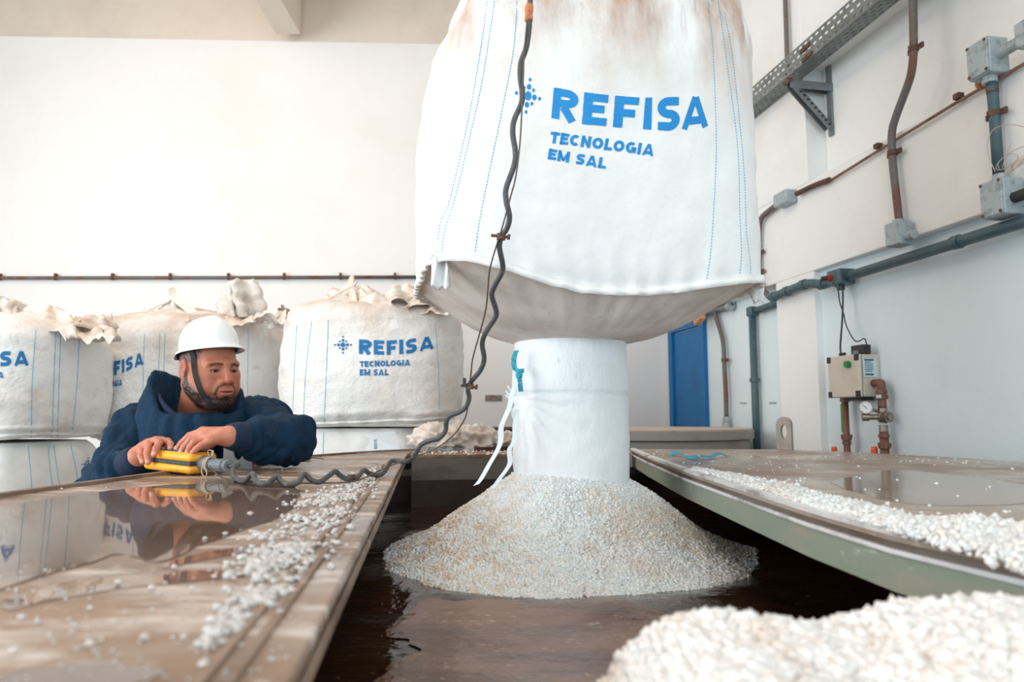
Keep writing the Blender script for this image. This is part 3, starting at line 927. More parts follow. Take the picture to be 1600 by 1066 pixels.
# teal cinch strap and its loose end
tq = [at(807, 548, 1.955), at(803, 560, 1.955), at(804, 575, 1.955), at(808, 580, 1.953)]
MB().ribbon(smooth_pts(tq, 4), .014, (.9, -.2, .1), .0015).build('cinch_strap', M['teal'], hb)
MB().ribbon(smooth_pts([at(806, 578, 1.95), at(812, 580, 1.945), at(819, 579, 1.945)], 4), .012, (0, -.1, 1), .0015).build('cinch_strap', M['teal'], hb)
MB().ribbon(smooth_pts([at(811, 582, 1.94), at(812, 592, 1.935), at(814, 612, 1.935)], 4), .013, (1, -.2, 0), .0018).build('cinch_strap', M['teal'], hb)
q = MB(); q.ell(at(811, 586, 1.935), (.010, .008, .012), 10, 8); q.build('cinch_knot', M['teal'], hb, smooth=True)
# white ribbons
rb = [at(806, 600, 1.93), at(800, 616, 1.91), at(796, 636, 1.90), at(788, 655, 1.885), at(783, 668, 1.88), at(782, 690, 1.875), at(776, 706, 1.87), at(765, 725, 1.86), at(752, 748, 1.85), at(744, 758, 1.845)]
MB().ribbon(smooth_pts(rb, 5), .0155, (.93, 0, .32), .0009).build('tie_ribbon', M['ribbon'], hb)
rb = [at(806, 606, 1.935), at(800, 625, 1.92), at(799, 640, 1.92), at(803, 655, 1.93), at(807, 662, 1.932)]
MB().ribbon(smooth_pts(rb, 5), .006, (.93, 0, .3), .001).build('tie_ribbon', M['ribbon'], hb)
rb = [at(808, 640, 1.93), at(806, 665, 1.925), at(803, 690, 1.915), at(796, 702, 1.91), at(797, 722, 1.91), at(792, 733, 1.90), at(778, 752, 1.885), at(770, 764, 1.88)]
MB().ribbon(smooth_pts(rb, 5), .0135, (.95, .05, .2), .0009).build('tie_ribbon', M['ribbon'], hb)
q = MB()
for k in range(7):
    c = at(797 + 3 * math.sin(k * 2.1), 606 + 2.6 * k, 1.93)
    q.tube(smooth_pts([c, c + np.array([-.006, -.006, .004 * math.cos(k)]), c + np.array([.004, -.008, -.010])], 4), .0022, 6)
q.build('frayed_knot', M['ribbon'], hb, smooth=True)
# stitch lines (raised thread on the cloth)
ST = [[(727, 2), (717, 102), (705, 180), (694.5, 228), (684, 290)], [(761.5, 2), (750, 84), (732, 186), (703, 312), (689, 346), (684, 380)],
      [(772.6, 2), (754.6, 120), (735, 210), (711, 310), (695, 360), (690.5, 398)], [(808, 2), (802.6, 75), (789, 150), (757, 305), (744.5, 375), (741.5, 415)],
      [(1106, 2), (1113.5, 75), (1118.4, 187), (1118.4, 262), (1113, 360), (1109, 405), (1103, 443)], [(1122, 2), (1135, 94), (1152, 225), (1156, 338), (1158.5, 400), (1154, 442)],
      [(1132, 20), (1145, 94), (1162, 262), (1166, 360), (1172, 410), (1172, 440)]]
def stitch(parent, b, px, r, m, dash=0):
    pts = smooth_pts([(p[0], p[1], 0) for p in px], 10)
    seg = []; mb = MB()
    prev = None; cnt = 0
    W3 = [cast(b, p[0], p[1], r * .5) for p in pts]
    W3 = [w for w in W3 if w is not None]
    if len(W3) > 2: 
        clean = [W3[0]]
        for w in W3[1:]:
            if np.linalg.norm(w - clean[-1]) < .12: clean.append(w)
        if len(clean) > 2:
            if dash:
                # resample into dashes
                L_ = np.r_[0, np.cumsum([np.linalg.norm(b2 - a2) for a2, b2 in zip(clean[:-1], clean[1:])])]
                C_ = np.array(clean)
                s0 = 0
                while s0 + dash < L_[-1]:
                    e = [np.array([np.interp(s, L_, C_[:, k]) for k in range(3)]) for s in (s0, s0 + dash * .62)]
                    mb.tube(e, r, 4); s0 += dash
            else:
                mb.tube(clean, r, 5)
            return mb.build('stitch_line', m, parent)
for s_ in ST: stitch(hb, bv, s_, .0011, M['stitch'], dash=.008)
# print
q = MB()
xb = [861, 885, 912, 957, 1004, 1045, 1086, 1106]; yb = [184.5, 189, 194.5, 198.5, 202, 205, 200.5, 198]
xt = [865, 888, 914, 960, 1007, 1046, 1090, 1102]; yt = [137.5, 141, 145, 150, 153, 151.5, 151.5, 151]
LB = {'R': (861, 900), 'E': (909, 947), 'F': (957, 995), 'I': (1004, 1018), 'S': (1026, 1062), 'A': (1064, 1107)}
for ch, (x0, x1) in LB.items():
    adv, stк = glyph(ch, .26)
    def fn(u, v, x0=x0, x1=x1, adv=adv):
        x = x0 + (x1 - x0) * u / adv
        bY = np.interp(x, xb, yb); tY = np.interp(x, xt, yt)
        return x + 4 * v * (1 if x < 1010 else .3), bY + (tY - bY) * v
    stamp(q, bv, stк, .245, fn, .0012)
sq, W = text_quads('TECNOLOGIA', .30, .07)
def fn(u, v): 
    x = 858 + u / W * 163; return x + 3 * v, 223.5 + u / W * 21 - 18 * v
stamp(q, bv, sq, .25, fn, .0012)
sq, W = text_quads('EM SAL', .30, .07)
def fn(u, v):
    x = 855.5 + u / W * 90.5; return x + 2.5 * v, 249 + u / W * 15.5 - 17 * v
stamp(q, bv, sq, .25, fn, .0012)
for (lx, ly, r) in LOGO: dot(q, bv, 825 + 20 * lx + 3.5 * ly, 150 - 28 * ly + 5 * lx, r * 20, r * 27, .0012)
q.build('printed_lettering', M['print'], hb, fixn=False)
# lifting straps up to the hook above the frame
hk = np.array([.25, 2.1, 4.05])
for k in range(4):
    th = PI / 4 + k * PI / 2
    X, Y = bag_pt(th, 3.2)
    MB().ribbon([(X, Y, 2.95), (X * .97 + .007, Y * .97 + .06, 3.3), tuple(hk)], .06, (-math.sin(th + YAW), math.cos(th + YAW), 0), .003).build('lifting_strap', M['bag'], hb)
hoist = thing('crane_hook', tuple(hk), 'grey crane hook and chain above the hanging bag', 'hook')
MB().tube([hk + np.array([0, 0, 1.0]), hk + np.array([0, 0, .2])], .012, 10).build('chain', M['galv'], hoist)
MB().tube([hk + np.array([.05 * math.sin(a), 0, .08 - .08 * math.cos(a)]) for a in np.linspace(.0, 4.6, 16)] + [hk + np.array([0, 0, .2])], .016, 10).build('hook', M['galv'], hoist)

# ================================================================== SALT
PCX, PCY, PR, PZ0 = .155, 2.085, .535, 1.02
def pile_h(r, a=0, px=0, py=0):
    t = np.clip((r - .12) / (PR - .12), 0, 1.2)
    return 1.295 - .235 * t ** 1.0 - .015 * np.sin(np.pi * np.clip(t, 0, 1)) + .012 * np.sin(2 * np.pi * np.clip(t, 0, 1))
sh = thing('salt_heap', (PCX, PCY, WZ), 'cone of coarse white salt under the spout, rising from brine', 'salt heap')
na, nr = 160, 60
Pm = np.zeros((nr, na, 3))
for j in range(nr):
    for i in range(na):
        a = 2 * PI * i / na
        Rm = 1 + .04 * math.sin(a * 3 + 1) + .03 * nz((math.cos(a), math.sin(a), 0), 1.6)
        r = .6 * j / (nr - 1)
        z = float(pile_h(np.array(r / Rm)))
        x, y = PCX + r * math.cos(a), PCY + r * math.sin(a)
        z += .010 * nz((x, y, 0), 7) + .004 * nz((x, y, 1), 26)
        Pm[j, i] = (x, y, z)
pm = MB().grid(Pm, True).build('heap_core', M['salt'], sh, smooth=True)
n = 80000
a = RNG.uniform(0, 2 * PI, n); r = np.sqrt(RNG.uniform(.10 ** 2, .585 ** 2, n))
ii = (a / (2 * PI) * na).astype(int) % na; jj = np.clip((r / .6 * (nr - 1)), 0, nr - 1.001)
z = Pm[jj.astype(int), ii, 2] * (1 - jj % 1) + Pm[jj.astype(int) + 1, ii, 2] * (jj % 1)
Pt = np.stack([PCX + r * np.cos(a), PCY + r * np.sin(a), z - .0004], 1)
sz = RNG.gamma(7, .00068, n).clip(.0022, .009)
keep = Pt[:, 1] < 2.55
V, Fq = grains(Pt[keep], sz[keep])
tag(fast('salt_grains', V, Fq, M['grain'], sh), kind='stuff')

# foreground mound
mh = thing('salt_heap', (.3, .6, 1.05), 'blurred mound of coarse salt nearest the camera, bottom right', 'salt heap')
def mound(x, y):
    crest = np.interp(x, [-.02, .055, .095, .13, .165, .20, .26, .285, .32, .37, .42, .47, .55, .8], [1.05, 1.19, 1.245, 1.272, 1.277, 1.274, 1.268, 1.272, 1.283, 1.291, 1.290, 1.280, 1.262, 1.20])
    dy = (y - .62)
    fall = np.where(dy > 0, (dy / .055) ** 2 * .05, (np.abs(dy) / .3) ** 1.5 * .05)
    return crest - fall
gx = np.arange(-.05, .82, .008); gy = np.arange(.26, .86, .008)
G = np.zeros((len(gy), len(gx), 3))
for j, y in enumerate(gy):
    for i, x in enumerate(gx):
        zz = max(1.02, float(mound(np.array(x), np.array(y)))) + .005 * nz((x, y, 0), 18)
        G[j, i] = (x, y, zz)
MB().grid(G).build('heap_core', M['grain_near'], mh, smooth=True)
n = 42000
x = RNG.uniform(-.04, .80, n); y = RNG.uniform(.27, .80, n)
ix = ((x + .05) / .008).astype(int).clip(0, len(gx) - 1); iy = ((y - .26) / .008).astype(int).clip(0, len(gy) - 1)
zz = G[iy, ix, 2]
keep = zz > 1.04
Pt = np.stack([x, y, zz + .0015], 1)[keep]
V, Fq = grains(Pt, RNG.gamma(5, .00095, len(Pt)).clip(.002, .0115))
tag(fast('salt_grains', V, Fq, M['grain_near'], mh), kind='stuff')

# ridge of spilt salt along the edge of the right lid
rd = thing('salt_ridge', (.62, 1.6, LZ), 'ridge of spilt white salt along the edge of the right lid', 'salt heap')
rpx = [(1085, 735, 3), (1130, 745, 5), (1180, 758, 9), (1230, 772, 12), (1250, 780, 15), (1290, 792, 13), (1340, 800, 12), (1380, 815, 18), (1420, 832, 17), (1470, 838, 21), (1530, 846, 30), (1600, 868, 34), (1660, 880, 36)]
Pt = []; S_ = []
for k in range(8500):
    t = random.random() ** .8 * (len(rpx) - 1.001); i0 = int(t); f = t - i0
    px = [rpx[i0][m_] * (1 - f) + rpx[i0 + 1][m_] * f for m_ in range(3)]
    g = random.gauss(0, .42)
    yy = px[1] + g * px[2] * .9
    if yy < 722: continue
    p = onz(px[0] + random.gauss(0, 4), yy, LZ)
    hgt = max(0, 1 - (g / 1.0) ** 2) * px[2] * .0009 * (.55 + .6 * nz(p, 16) + .25)
    p[2] += .002 + max(0, hgt) * random.random() ** .5
    if p[0] < .515 + .004: continue
    Pt.append(p); S_.append(random.uniform(.004, .0095))
V, Fq = grains(np.array(Pt), np.array(S_))
tag(fast('salt_grains', V, Fq, M['grain'], rd), kind='stuff')

# scattered crystals on the left lid: the clear single ones first, then the uncountable rest
def crys(name, p, s, seed):
    random.seed(seed)
    q = bmesh.new(); bmesh.ops.create_icosphere(q, subdivisions=1, radius=.5)
    for v in q.verts:
        v.co = Vector((v.co.x * s * random.uniform(.8, 1.15), v.co.y * s * random.uniform(.8, 1.15), v.co.z * s * .62 * random.uniform(.8, 1.15)))
    me = bpy.data.meshes.new(name); q.to_mesh(me); q.free(); me.materials.append(M['crystal'])
    o = bpy.data.objects.new(name, me); COL.objects.link(o); o.location = tuple(p); ORG[o.name] = np.array(p)
    return o
cry = [crys('salt_crystal', (0, 0, 0), .010, 100 + k) for k in range(5)]
spots = [(449, 771, 'clear salt crystal at the right tip of the left-lid puddle'), (443, 788, 'salt crystal at the puddle edge, left of a close trio'), (456, 788, 'middle salt crystal of a close trio at the puddle edge'),
         (467, 788, 'right-hand salt crystal of a close trio at the puddle edge'), (480, 770, 'salt crystal just in front of the coiled cable, alone'), (515, 758, 'small salt crystal under the cable tie on the left lid'),
         (335, 905, 'salt crystal alone between puddle and thick crystal drift'), (272, 891, 'clear salt crystal alone on the tip of the wet streak'), (184, 916, 'rounded clear salt crystal on the long wet streak'),
         (237, 923, 'small round salt crystal alone below the long wet streak'), (300, 924, 'pair-forming salt crystal, right of a round one, mid left lid'), (225, 1002, 'lone salt crystal near the seam bead, lower left lid'),
         (287, 1001, 'lone salt crystal beside the seam bead, lower left lid'), (140, 955, 'salt crystal alone in the dull middle of left lid'), (33, 970, 'pale salt crystal near the left picture edge on the lid'),
         (140, 1012, 'salt crystal alone low on the left lid'), (22, 1022, 'salt crystal at the bottom left corner of the picture'), (320, 845, 'salt crystal at the lower lip of the puddle, leftmost there'),
         (352, 838, 'salt crystal on the lower lip of puddle by the reflection'), (392, 834, 'salt crystal where the drift meets the puddle'), (67, 768, 'white salt crystal on the outer lip, left of its twin'),
         (96, 766, 'white salt crystal on the outer lip, right of its twin'), (318, 1045, 'large pale salt crystal on the seam at bottom edge'), (368, 985, 'salt crystal at the near end of the drift by the seam')]
random.seed(11)
tpl = [c.data for c in cry]
for i, (px, py, lb) in enumerate(spots):
    if i < 5: o = cry[i]
    else:
        o = cry[i % 5].copy(); COL.objects.link(o)
    p = onz(px, py, LZ)
    s_ = random.uniform(.75, 1.15) * (.8 if p[1] > 1.4 else .72)
    o.location = (p[0], p[1], LZ + .0032 * s_ + .001); o.scale = (s_, s_, s_); o.rotation_euler = (0, 0, random.uniform(0, 6))
    tag(o, lb, 'crystal', 'loose salt crystals on the left lid')
band = [(585, 738, 16), (560, 755, 26), (530, 775, 40), (500, 800, 52), (470, 830, 62), (450, 860, 60), (430, 885, 54), (405, 925, 46), (375, 960, 34), (345, 985, 24), (325, 1010, 12)]
Pt = []; S_ = []
for k in range(2300):
    t = random.random() * (len(band) - 1.001); i0 = int(t); f = t - i0
    px = [band[i0][m_] * (1 - f) + band[i0 + 1][m_] * f for m_ in range(3)]
    g = random.gauss(0, .55)
    xx = px[0] + g * px[2]; yy = px[1] + random.gauss(0, 9) - g * 5
    p = onz(xx, yy, LZ)
    e = -.135 + (p[1] - .445) * (-.442 + .135) / (2.984 - .445)
    if p[0] > e - .012 or yy < 722: continue
    if nz(p, 11) < .0 and random.random() < .85: continue
    Pt.append((p[0], p[1], LZ + .0015 + random.random() * .0015)); S_.append(random.uniform(.0026, .0066) * (1.0 if random.random() < .8 else 1.25))
for k in range(420):   # thin dusting over the rest of the lid
    xx = random.uniform(0, 640); yy = random.uniform(728, 1066)
    p = onz(xx, yy, LZ)
    e = -.135 + (p[1] - .445) * (-.442 + .135) / (2.984 - .445)
    if p[0] > e - .01 or p[0] < -.98 or not inside(p[0], p[1], left_poly): continue
    if 770 < yy < 880 and xx < 430: continue
    Pt.append((p[0], p[1], LZ + .001)); S_.append(random.uniform(.0016, .0042) * min(1, .35 + p[1] * .5))
V, Fq = grains(np.array(Pt), np.array(S_), .75)
tag(fast('salt_crystals', V, Fq, M['crystal']), 'drift of wet salt crystals scattered along the left lid edge', 'salt', kind='stuff')
Pt = []; S_ = []
for k in range(900):
    xx = random.uniform(990, 1600); yy = random.uniform(706, 860)
    p = onz(xx, yy, LZ)
    if 728 < yy < 800 and xx > 1270 and random.random() < .93: continue
    if not inside(p[0] - .03, p[1], right_poly) or not inside(p[0] + .02, p[1], right_poly): continue
    Pt.append((p[0], p[1], LZ + .001)); S_.append(random.uniform(.002, .006))
V, Fq = grains(np.array(Pt), np.array(S_), .75)
tag(fast('salt_crumbs', V, Fq, M['grain']), 'loose salt crumbs dusted over the right lid', 'salt', kind='stuff')
Pt = []; S_ = []
for k in range(260):
    xx = random.uniform(640, 985); yy = random.uniform(703, 711)
    p = onz(xx, yy, 1.283)
    if p[1] > 3.4 or p[1] < 3.08 + .2 * p[0]: continue
    Pt.append((p[0], p[1], 1.2845)); S_.append(random.uniform(.004, .010))
V, Fq = grains(np.array(Pt), np.array(S_), .75)
tag(fast('salt_crumbs', V, Fq, M['grain']), 'salt crumbs on the far tank rim behind the spout', 'salt', kind='stuff')
# teal webbing scraps on the right lid
for i, (pp, w, lb) in enumerate([([(1046, 712), (1060, 714), (1075, 718), (1092, 720)], .030, 'teal webbing scrap on the right lid, left piece'), ([(1094, 718), (1110, 718), (1122, 715), (1134, 714)], .018, 'teal webbing scrap on the right lid, right piece')]):
    pts = smooth_pts([onz(x, y, LZ) + np.array([0, 0, .004 + .012 * abs(math.sin(1.7 * k + i))]) for k, (x, y) in enumerate(pp)], 6)
    o = MB().ribbon(pts, w * 2.2, (.1, 1, .12), .0012).build('webbing_scrap', M['teal'])
    tag(o, lb, 'strap scrap')

# ================================================================== STACKED BULK BAGS AT THE BACK
def stack_bag(cx, cy, half, z0, z1, yaw, label, group, seed, n0=3.2, top=True, dirty=True, bot=.86, squash=0.0):
    root = thing('bulk_bag', (cx, cy, z0), label, 'bulk bag', group)
    H = z1 - z0
    T = [0, .03, .10, .30, .6, .85, .93, .97, 1.0]
    A = [bot - .06, bot, .965, 1.0, 1.0, .985, .95, .90, .80]
    nv, nu = 60, 120
    P = np.zeros((nv, nu, 3)); UVb = np.zeros((nv, nu, 2))
    for j in range(nv):
        t = j / (nv - 1)
        a = half * np.interp(t, T, A)
        for i in range(nu):
            th = 2 * PI * i / nu
            x, y = sell(th, a, n0 if t > .1 else n0 + 1)
            X = x * math.cos(yaw) - y * math.sin(yaw); Y = x * math.sin(yaw) + y * math.cos(yaw)
            d = np.array([X, Y]) / (math.hypot(X, Y) + 1e-9)
            p3 = (X + cx, Y + cy, z0 + t * H)
            w = .016 * nz(p3, 3.2, seed) + .006 * nz((p3[0], p3[1], p3[2] * 2.5), 7, seed + 3) + .004 * nz(p3, 18, seed)
            if t < .16: w += .006 * math.sin(th * 30 + 4 * nz(p3, 4, seed)) * (1 - t / .16)
            if t > .8: w += .03 * (t - .8) / .2 * nz((p3[0], p3[1], p3[2] * .5), 9, seed + 5)
            zb = .016 * nz((X * 2, Y * 2, seed), 2.0) * (1 - t)
            P[j, i] = (X + cx + d[0] * w, Y + cy + d[1] * w, z0 + t * H + zb - squash * (x / half) * (1 - t))
            UVb[j, i] = (th * half, t * H)
    nt = 14
    PT = np.zeros((nt, nu, 3))
    for j in range(nt):
        r = 1 - j / (nt - 1)
        for i in range(nu):
            b = P[-1, i]
            X = cx + (b[0] - cx) * r; Y = cy + (b[1] - cy) * r
            g = (1 - r) ** .8
            z = b[2] * r + z1 * (1 - r) + (.07 if top else .004) * g * (.6 + abs(nz((X, Y, 0), 5, seed)) * 1.0) * 1.2 + (.03 if top else .002) * math.sin(PI * r) * abs(nz((X, Y, 1), 13, seed))
            PT[j, i] = (X, Y, z)
    full = np.concatenate([P, PT[1:]], 0)
    b0 = MB().grid(full, True)
    k = len(b0.v); b0.v.append((cx, cy, z0 + .01)); b0.f += [(k, (i + 1) % nu, i) for i in range(nu)]
    body = b0.build('bag_body', M['bag_dirty'] if dirty else M['bag'], root, smooth=True)
    uv = np.concatenate([UVb, np.tile(UVb[-1:], (nt - 1, 1, 1))], 0).reshape(-1, 2)
    set_uv(body, np.r_[uv, [[0, 0]]])
    # hem bead round the bottom edge
    hm = [P[2, i % nu] + np.array([(P[2, i % nu, 0] - cx), (P[2, i % nu, 1] - cy), 0]) * .008 for i in range(nu + 1)]
    MB().ribbon(hm, .014, [(0, 0, 1)] * len(hm), .003).build('hem_seam', M['bag_dirty'], root, smooth=True)
    return root, body, bvh_of(body)
def neck(parent, base, top, r0, r1, name, m, seed, pleats=7, amp=.35, mid=None):
    """gathered / twisted cloth between two points"""
    base = np.array(base, float); top = np.array(top, float)
    d = top - base; L_ = np.linalg.norm(d); d /= L_
    u = np.cross(d, (.2, 1, .1)); u /= np.linalg.norm(u); w = np.cross(d, u)
    nv, nu = 22, 56
    P = np.zeros((nv, nu, 3))
    for j in range(nv):
        t = j / (nv - 1)
        r = r0 * (1 - t) + r1 * t
        if mid: r += mid * math.sin(PI * t)
        for i in range(nu):
            a = 2 * PI * i / nu
            rr = r * (1 + amp * math.sin(pleats * a + 2.5 * t + seed) + .25 * nz((math.cos(a) * 2, math.sin(a) * 2, t * 4), 1.3, seed))
            P[j, i] = base + d * L_ * t + u * math.cos(a) * rr + w * math.sin(a) * rr + .25 * r * np.array([nz((t * 3, 0, seed), 1), nz((0, t * 3, seed), 1), 0])
        if j == nv - 1:
            P[j] += d * (.02 * np.sin(np.arange(nu) * 1.3))[:, None] * L_
    return MB().grid(P, True).build(name, m, parent, smooth=True)
def sheet(parent, corners, name, m, seed, amp=.025, n=18, solid=.003):
    a, b, c, d = [np.array(p, float) for p in corners]
    G = np.zeros((n, n, 3))
    nn = np.cross(b - a, d - a); nn /= np.linalg.norm(nn) + 1e-9
    for j in range(n):
        for i in range(n):
            u, v = i / (n - 1), j / (n - 1)
            p = (a * (1 - u) + b * u) * (1 - v) + (d * (1 - u) + c * u) * v
            G[j, i] = p + nn * amp * (abs(nz(p, 11, seed)) * 2 - .5 + .6 * nz(p, 28, seed)) + np.array([0, 0, .6 * amp * nz(p, 16, seed + 4)])
    return MB().grid(G).build(name, m, parent, smooth=True, solid=solid)

GB = 'bulk bags stacked by the back wall'
# lower row, standing on the floor
lowA, lA, bvA = stack_bag(-2.435, 3.32, .418, .0, 1.332, .02, 'lower white bulk bag at far left, carrying the leftmost bag, logo dots at its right', GB, 21, dirty=False, bot=.93, top=False)
lowB, lB, bvB = stack_bag(-1.86, 4.16, .44, .0, 1.30, -.1, 'lower bulk bag behind the man, mostly hidden by him', GB, 22, dirty=False, bot=.93, top=False)
lowC, lC, bvC = stack_bag(-.78, 3.97, .465, .0, 1.385, .03, 'lower bulk bag with a paper sheet, under the bag behind the cable', GB, 23, dirty=False, bot=.93, top=False)
lowD, lD, bvD = stack_bag(-.10, 3.80, .195, .0, 1.25, .05, 'lower bulk bag under the crumpled empty sacks', GB, 24, dirty=False, bot=.93, top=False)
# upper row
upA, uA, bvU = stack_bag(-2.42, 3.30, .438, 1.345, 1.870, .04, 'upper white bulk bag at the left edge of the picture', GB, 31)
upB, uB, bvV = stack_bag(-1.845, 4.12, .500, 1.318, 1.995, -.16, 'upper white bulk bag behind the man and his helmet', GB, 32)
upC, uC, bvW = stack_bag(-.755, 3.93, .482, 1.40, 2.035, .06, 'upper white bulk bag with full blue logo, between man and hanging cable', GB, 33, squash=-.02)

# gathered tops, straps and tufts
sheet(upA, (at(-40, 512, 3.11), at(20, 508, 3.11), at(34, 478, 3.26), at(-40, 462, 3.26)), 'top_flap', M['crumple'], 1, .05)
neck(upA, at(-12, 515, 3.21), at(8, 466, 3.21), .075, .07, 'gathered_neck', M['crumple'], 2, 6, .3)
sheet(upA, (at(48, 520, 3.06), at(122, 522, 3.01), at(104, 486, 3.21), at(52, 488, 3.31)), 'top_flap', M['crumple'], 3, .05)
neck(upA, at(88, 520, 3.21), at(84, 482, 3.23), .10, .02, 'gathered_neck', M['crumple'], 4, 5, .35)
sheet(upA, (at(104, 520, 3.06), at(182, 530, 3.01), at(176, 500, 3.41), at(118, 495, 3.41)), 'top_flap', M['crumple'], 5, .045)
neck(upA, at(150, 524, 3.21), at(156, 500, 3.23), .085, .05, 'gathered_neck', M['crumple'], 6, 5, .3)
# bag behind the man: strap peak and plastic tuft
sheet(upB, (at(206, 512, 3.69), at(300, 508, 3.64), at(290, 482, 3.84), at(226, 488, 3.84)), 'top_flap', M['crumple'], 7, .055)
MB().ribbon(smooth_pts([at(212, 505, 3.69), at(226, 490, 3.74), at(248, 478, 3.79), at(268, 468, 3.82), at(270, 460, 3.82), at(266, 451, 3.82)], 5), [.05] * 15 + [.035] * 11, (.3, .8, .55), .004).build('lifting_strap', M['crumple'], upB)
MB().ribbon(smooth_pts([at(267, 453, 3.81), at(274, 466, 3.80), at(287, 476, 3.76), at(300, 488, 3.74), at(306, 500, 3.74)], 5), .045, (.5, .5, .8), .004).build('lifting_strap', M['crumple'], upB)
neck(upB, at(275, 505, 3.84), at(271, 466, 3.84), .12, .015, 'gathered_neck', M['film'], 8, 5, .35)
sheet(upB, (at(178, 505, 3.74), at(225, 505, 3.74), at(218, 494, 4.04), at(180, 496, 4.04)), 'top_flap', M['crumple'], 9, .03)
neck(upB, at(382, 500, 3.89), at(380, 440, 3.89), .085, .062, 'plastic_tuft', M['film'], 10, 5, .40, .02)
neck(upB, at(362, 500, 3.84), at(362, 448, 3.86), .05, .04, 'plastic_tuft', M['film'], 11, 4, .45)
sheet(upB, (at(395, 500, 3.64), at(446, 498, 3.64), at(450, 484, 3.84), at(404, 494, 3.84)), 'top_flap', M['crumple'], 12, .05)
neck(upB, at(432, 503, 3.79), at(444, 484, 3.74), .065, .03, 'gathered_neck', M['crumple'], 13, 4, .3)
sheet(upB, (at(300, 505, 3.69), at(400, 505, 3.64), at(395, 492, 3.89), at(310, 493, 3.89)), 'top_flap', M['crumple'], 14, .035)
# bag with the full print
sheet(upC, (at(470, 492, 3.5), at(560, 480, 3.48), at(556, 448, 3.8), at(520, 456, 3.8)), 'top_flap', M['crumple'], 15, .05)
MB().ribbon(smooth_pts([at(472, 490, 3.52), at(505, 472, 3.6), at(540, 452, 3.68), at(556, 444, 3.7)], 5), .05, (.2, .7, .5), .004).build('lifting_strap', M['crumple'], upC)
neck(upC, at(565, 482, 3.75), at(563, 448, 3.75), .16, .04, 'gathered_neck', M['crumple'], 16, 6, .3)
sheet(upC, (at(555, 480, 3.5), at(640, 482, 3.48), at(628, 458, 3.7), at(565, 456, 3.7)), 'top_flap', M['crumple'], 17, .05)
neck(upC, at(632, 484, 3.6), at(628, 450, 3.62), .13, .05, 'gathered_neck', M['crumple'], 18, 5, .35)
sheet(upC, (at(604, 466, 3.5), at(622, 466, 3.5), at(638, 446, 3.6), at(626, 450, 3.6)), 'top_flap', M['bag'], 19, .02)
sheet(upC, (at(635, 488, 3.5), at(712, 492, 3.5), at(684, 466, 3.75), at(642, 456, 3.75)), 'top_flap', M['crumple'], 20, .04)
neck(upC, at(668, 488, 3.6), at(660, 460, 3.62), .12, .06, 'gathered_neck', M['crumple'], 21, 4, .25)

# stitch lines
for pr, b, L_ in ((upA, bvU, [[(56, 516), (50, 600), (49, 684)], [(87, 516), (84, 600), (81, 684)], [(95, 516), (92, 600), (90, 684)], [(124, 524), (120, 600), (113, 672)]]),
                  (upB, bvV, [[(226, 522), (224, 580), (223, 650)], [(250, 520), (248, 580), (247, 650)], [(258, 520), (256, 580), (255, 650)], [(388, 512), (387, 580), (387, 640)]]),
                  (upC, bvW, [[(464, 508), (460, 580), (457, 655)], [(487, 502), (478, 580), (474, 660)], [(513, 500), (510, 580), (506, 668)], [(680, 506), (685, 580), (687, 655)]]),
                  (lowA, bvA, [[(44, 697), (48, 740), (50, 768)], [(75, 697), (79, 740), (82, 762)], [(84, 697), (90, 740), (93, 760)], [(110, 694), (118, 730), (122, 756)]]),
                  (lowC, bvC, [[(476, 676), (474, 700), (473, 716)], [(506, 676), (505, 700), (505, 716)]])):
    for s_ in L_: stitch(pr, b, s_, .0014, M['stitch'])
# prints on the stacked bags
def logo_print(parent, b, R, T, E, LG, m):
    q = MB()
    if R:
        (x0, x1, byf, tyf) = R
        sq, W = text_quads('REFISA', .26, .16)
        def fn(u, v):
            x = x0 + (x1 - x0) * u / W
            return x, byf(x) + (tyf(x) - byf(x)) * v
        stamp(q, b, sq, .26, fn)
    for txt, X in (('TECNOLOGIA', T), ('EM SAL', E)):
        if not X: continue
        (x0, x1, y0, y1, h) = X
        sq, W = text_quads(txt, .30, .07)
        def fn(u, v): return x0 + (x1 - x0) * u / W, y0 + (y1 - y0) * u / W - h * v
        stamp(q, b, sq, .25, fn)
    if LG:
        cx, cy, s = LG
        for (lx, ly, r) in LOGO: dot(q, b, cx + s * lx, cy - s * ly, r * s, r * s)
    if q.v: q.build('printed_lettering', m, parent, fixn=False)
logo_print(upC, bvW, (561, 678, lambda x: np.interp(x, [561, 605, 640, 678], [553.5, 555, 552.5, 545]), lambda x: np.interp(x, [561, 605, 640, 678], [530.5, 532.5, 530, 525])),
           (562, 641, 574, 571.5, 9.5), (562, 607, 587, 587, 10), (536, 539, 14), M['print_far'])
logo_print(upA, bvU, (-74, 45, lambda x: 572 - .03 * (x - 20), lambda x: 549), (-72, 6, 592, 591, 9.5), (-72, -28, 606, 606, 10), (-98, 560, 14), M['print_far'])
logo_print(upB, bvV, (152, 224.5, lambda x: np.interp(x, [165, 178, 190, 205, 225], [588, 586.5, 584, 577, 569.5]), lambda x: np.interp(x, [165, 178, 190, 205, 225], [567, 565, 562.5, 557.5, 549.5])),
           (146, 191.5, 612, 602.5, 10), (146, 178, 623, 617, 9), None, M['print_far'])
logo_print(lowA, bvA, None, None, None, (137.5, 726, 10.5), M['print_far'])
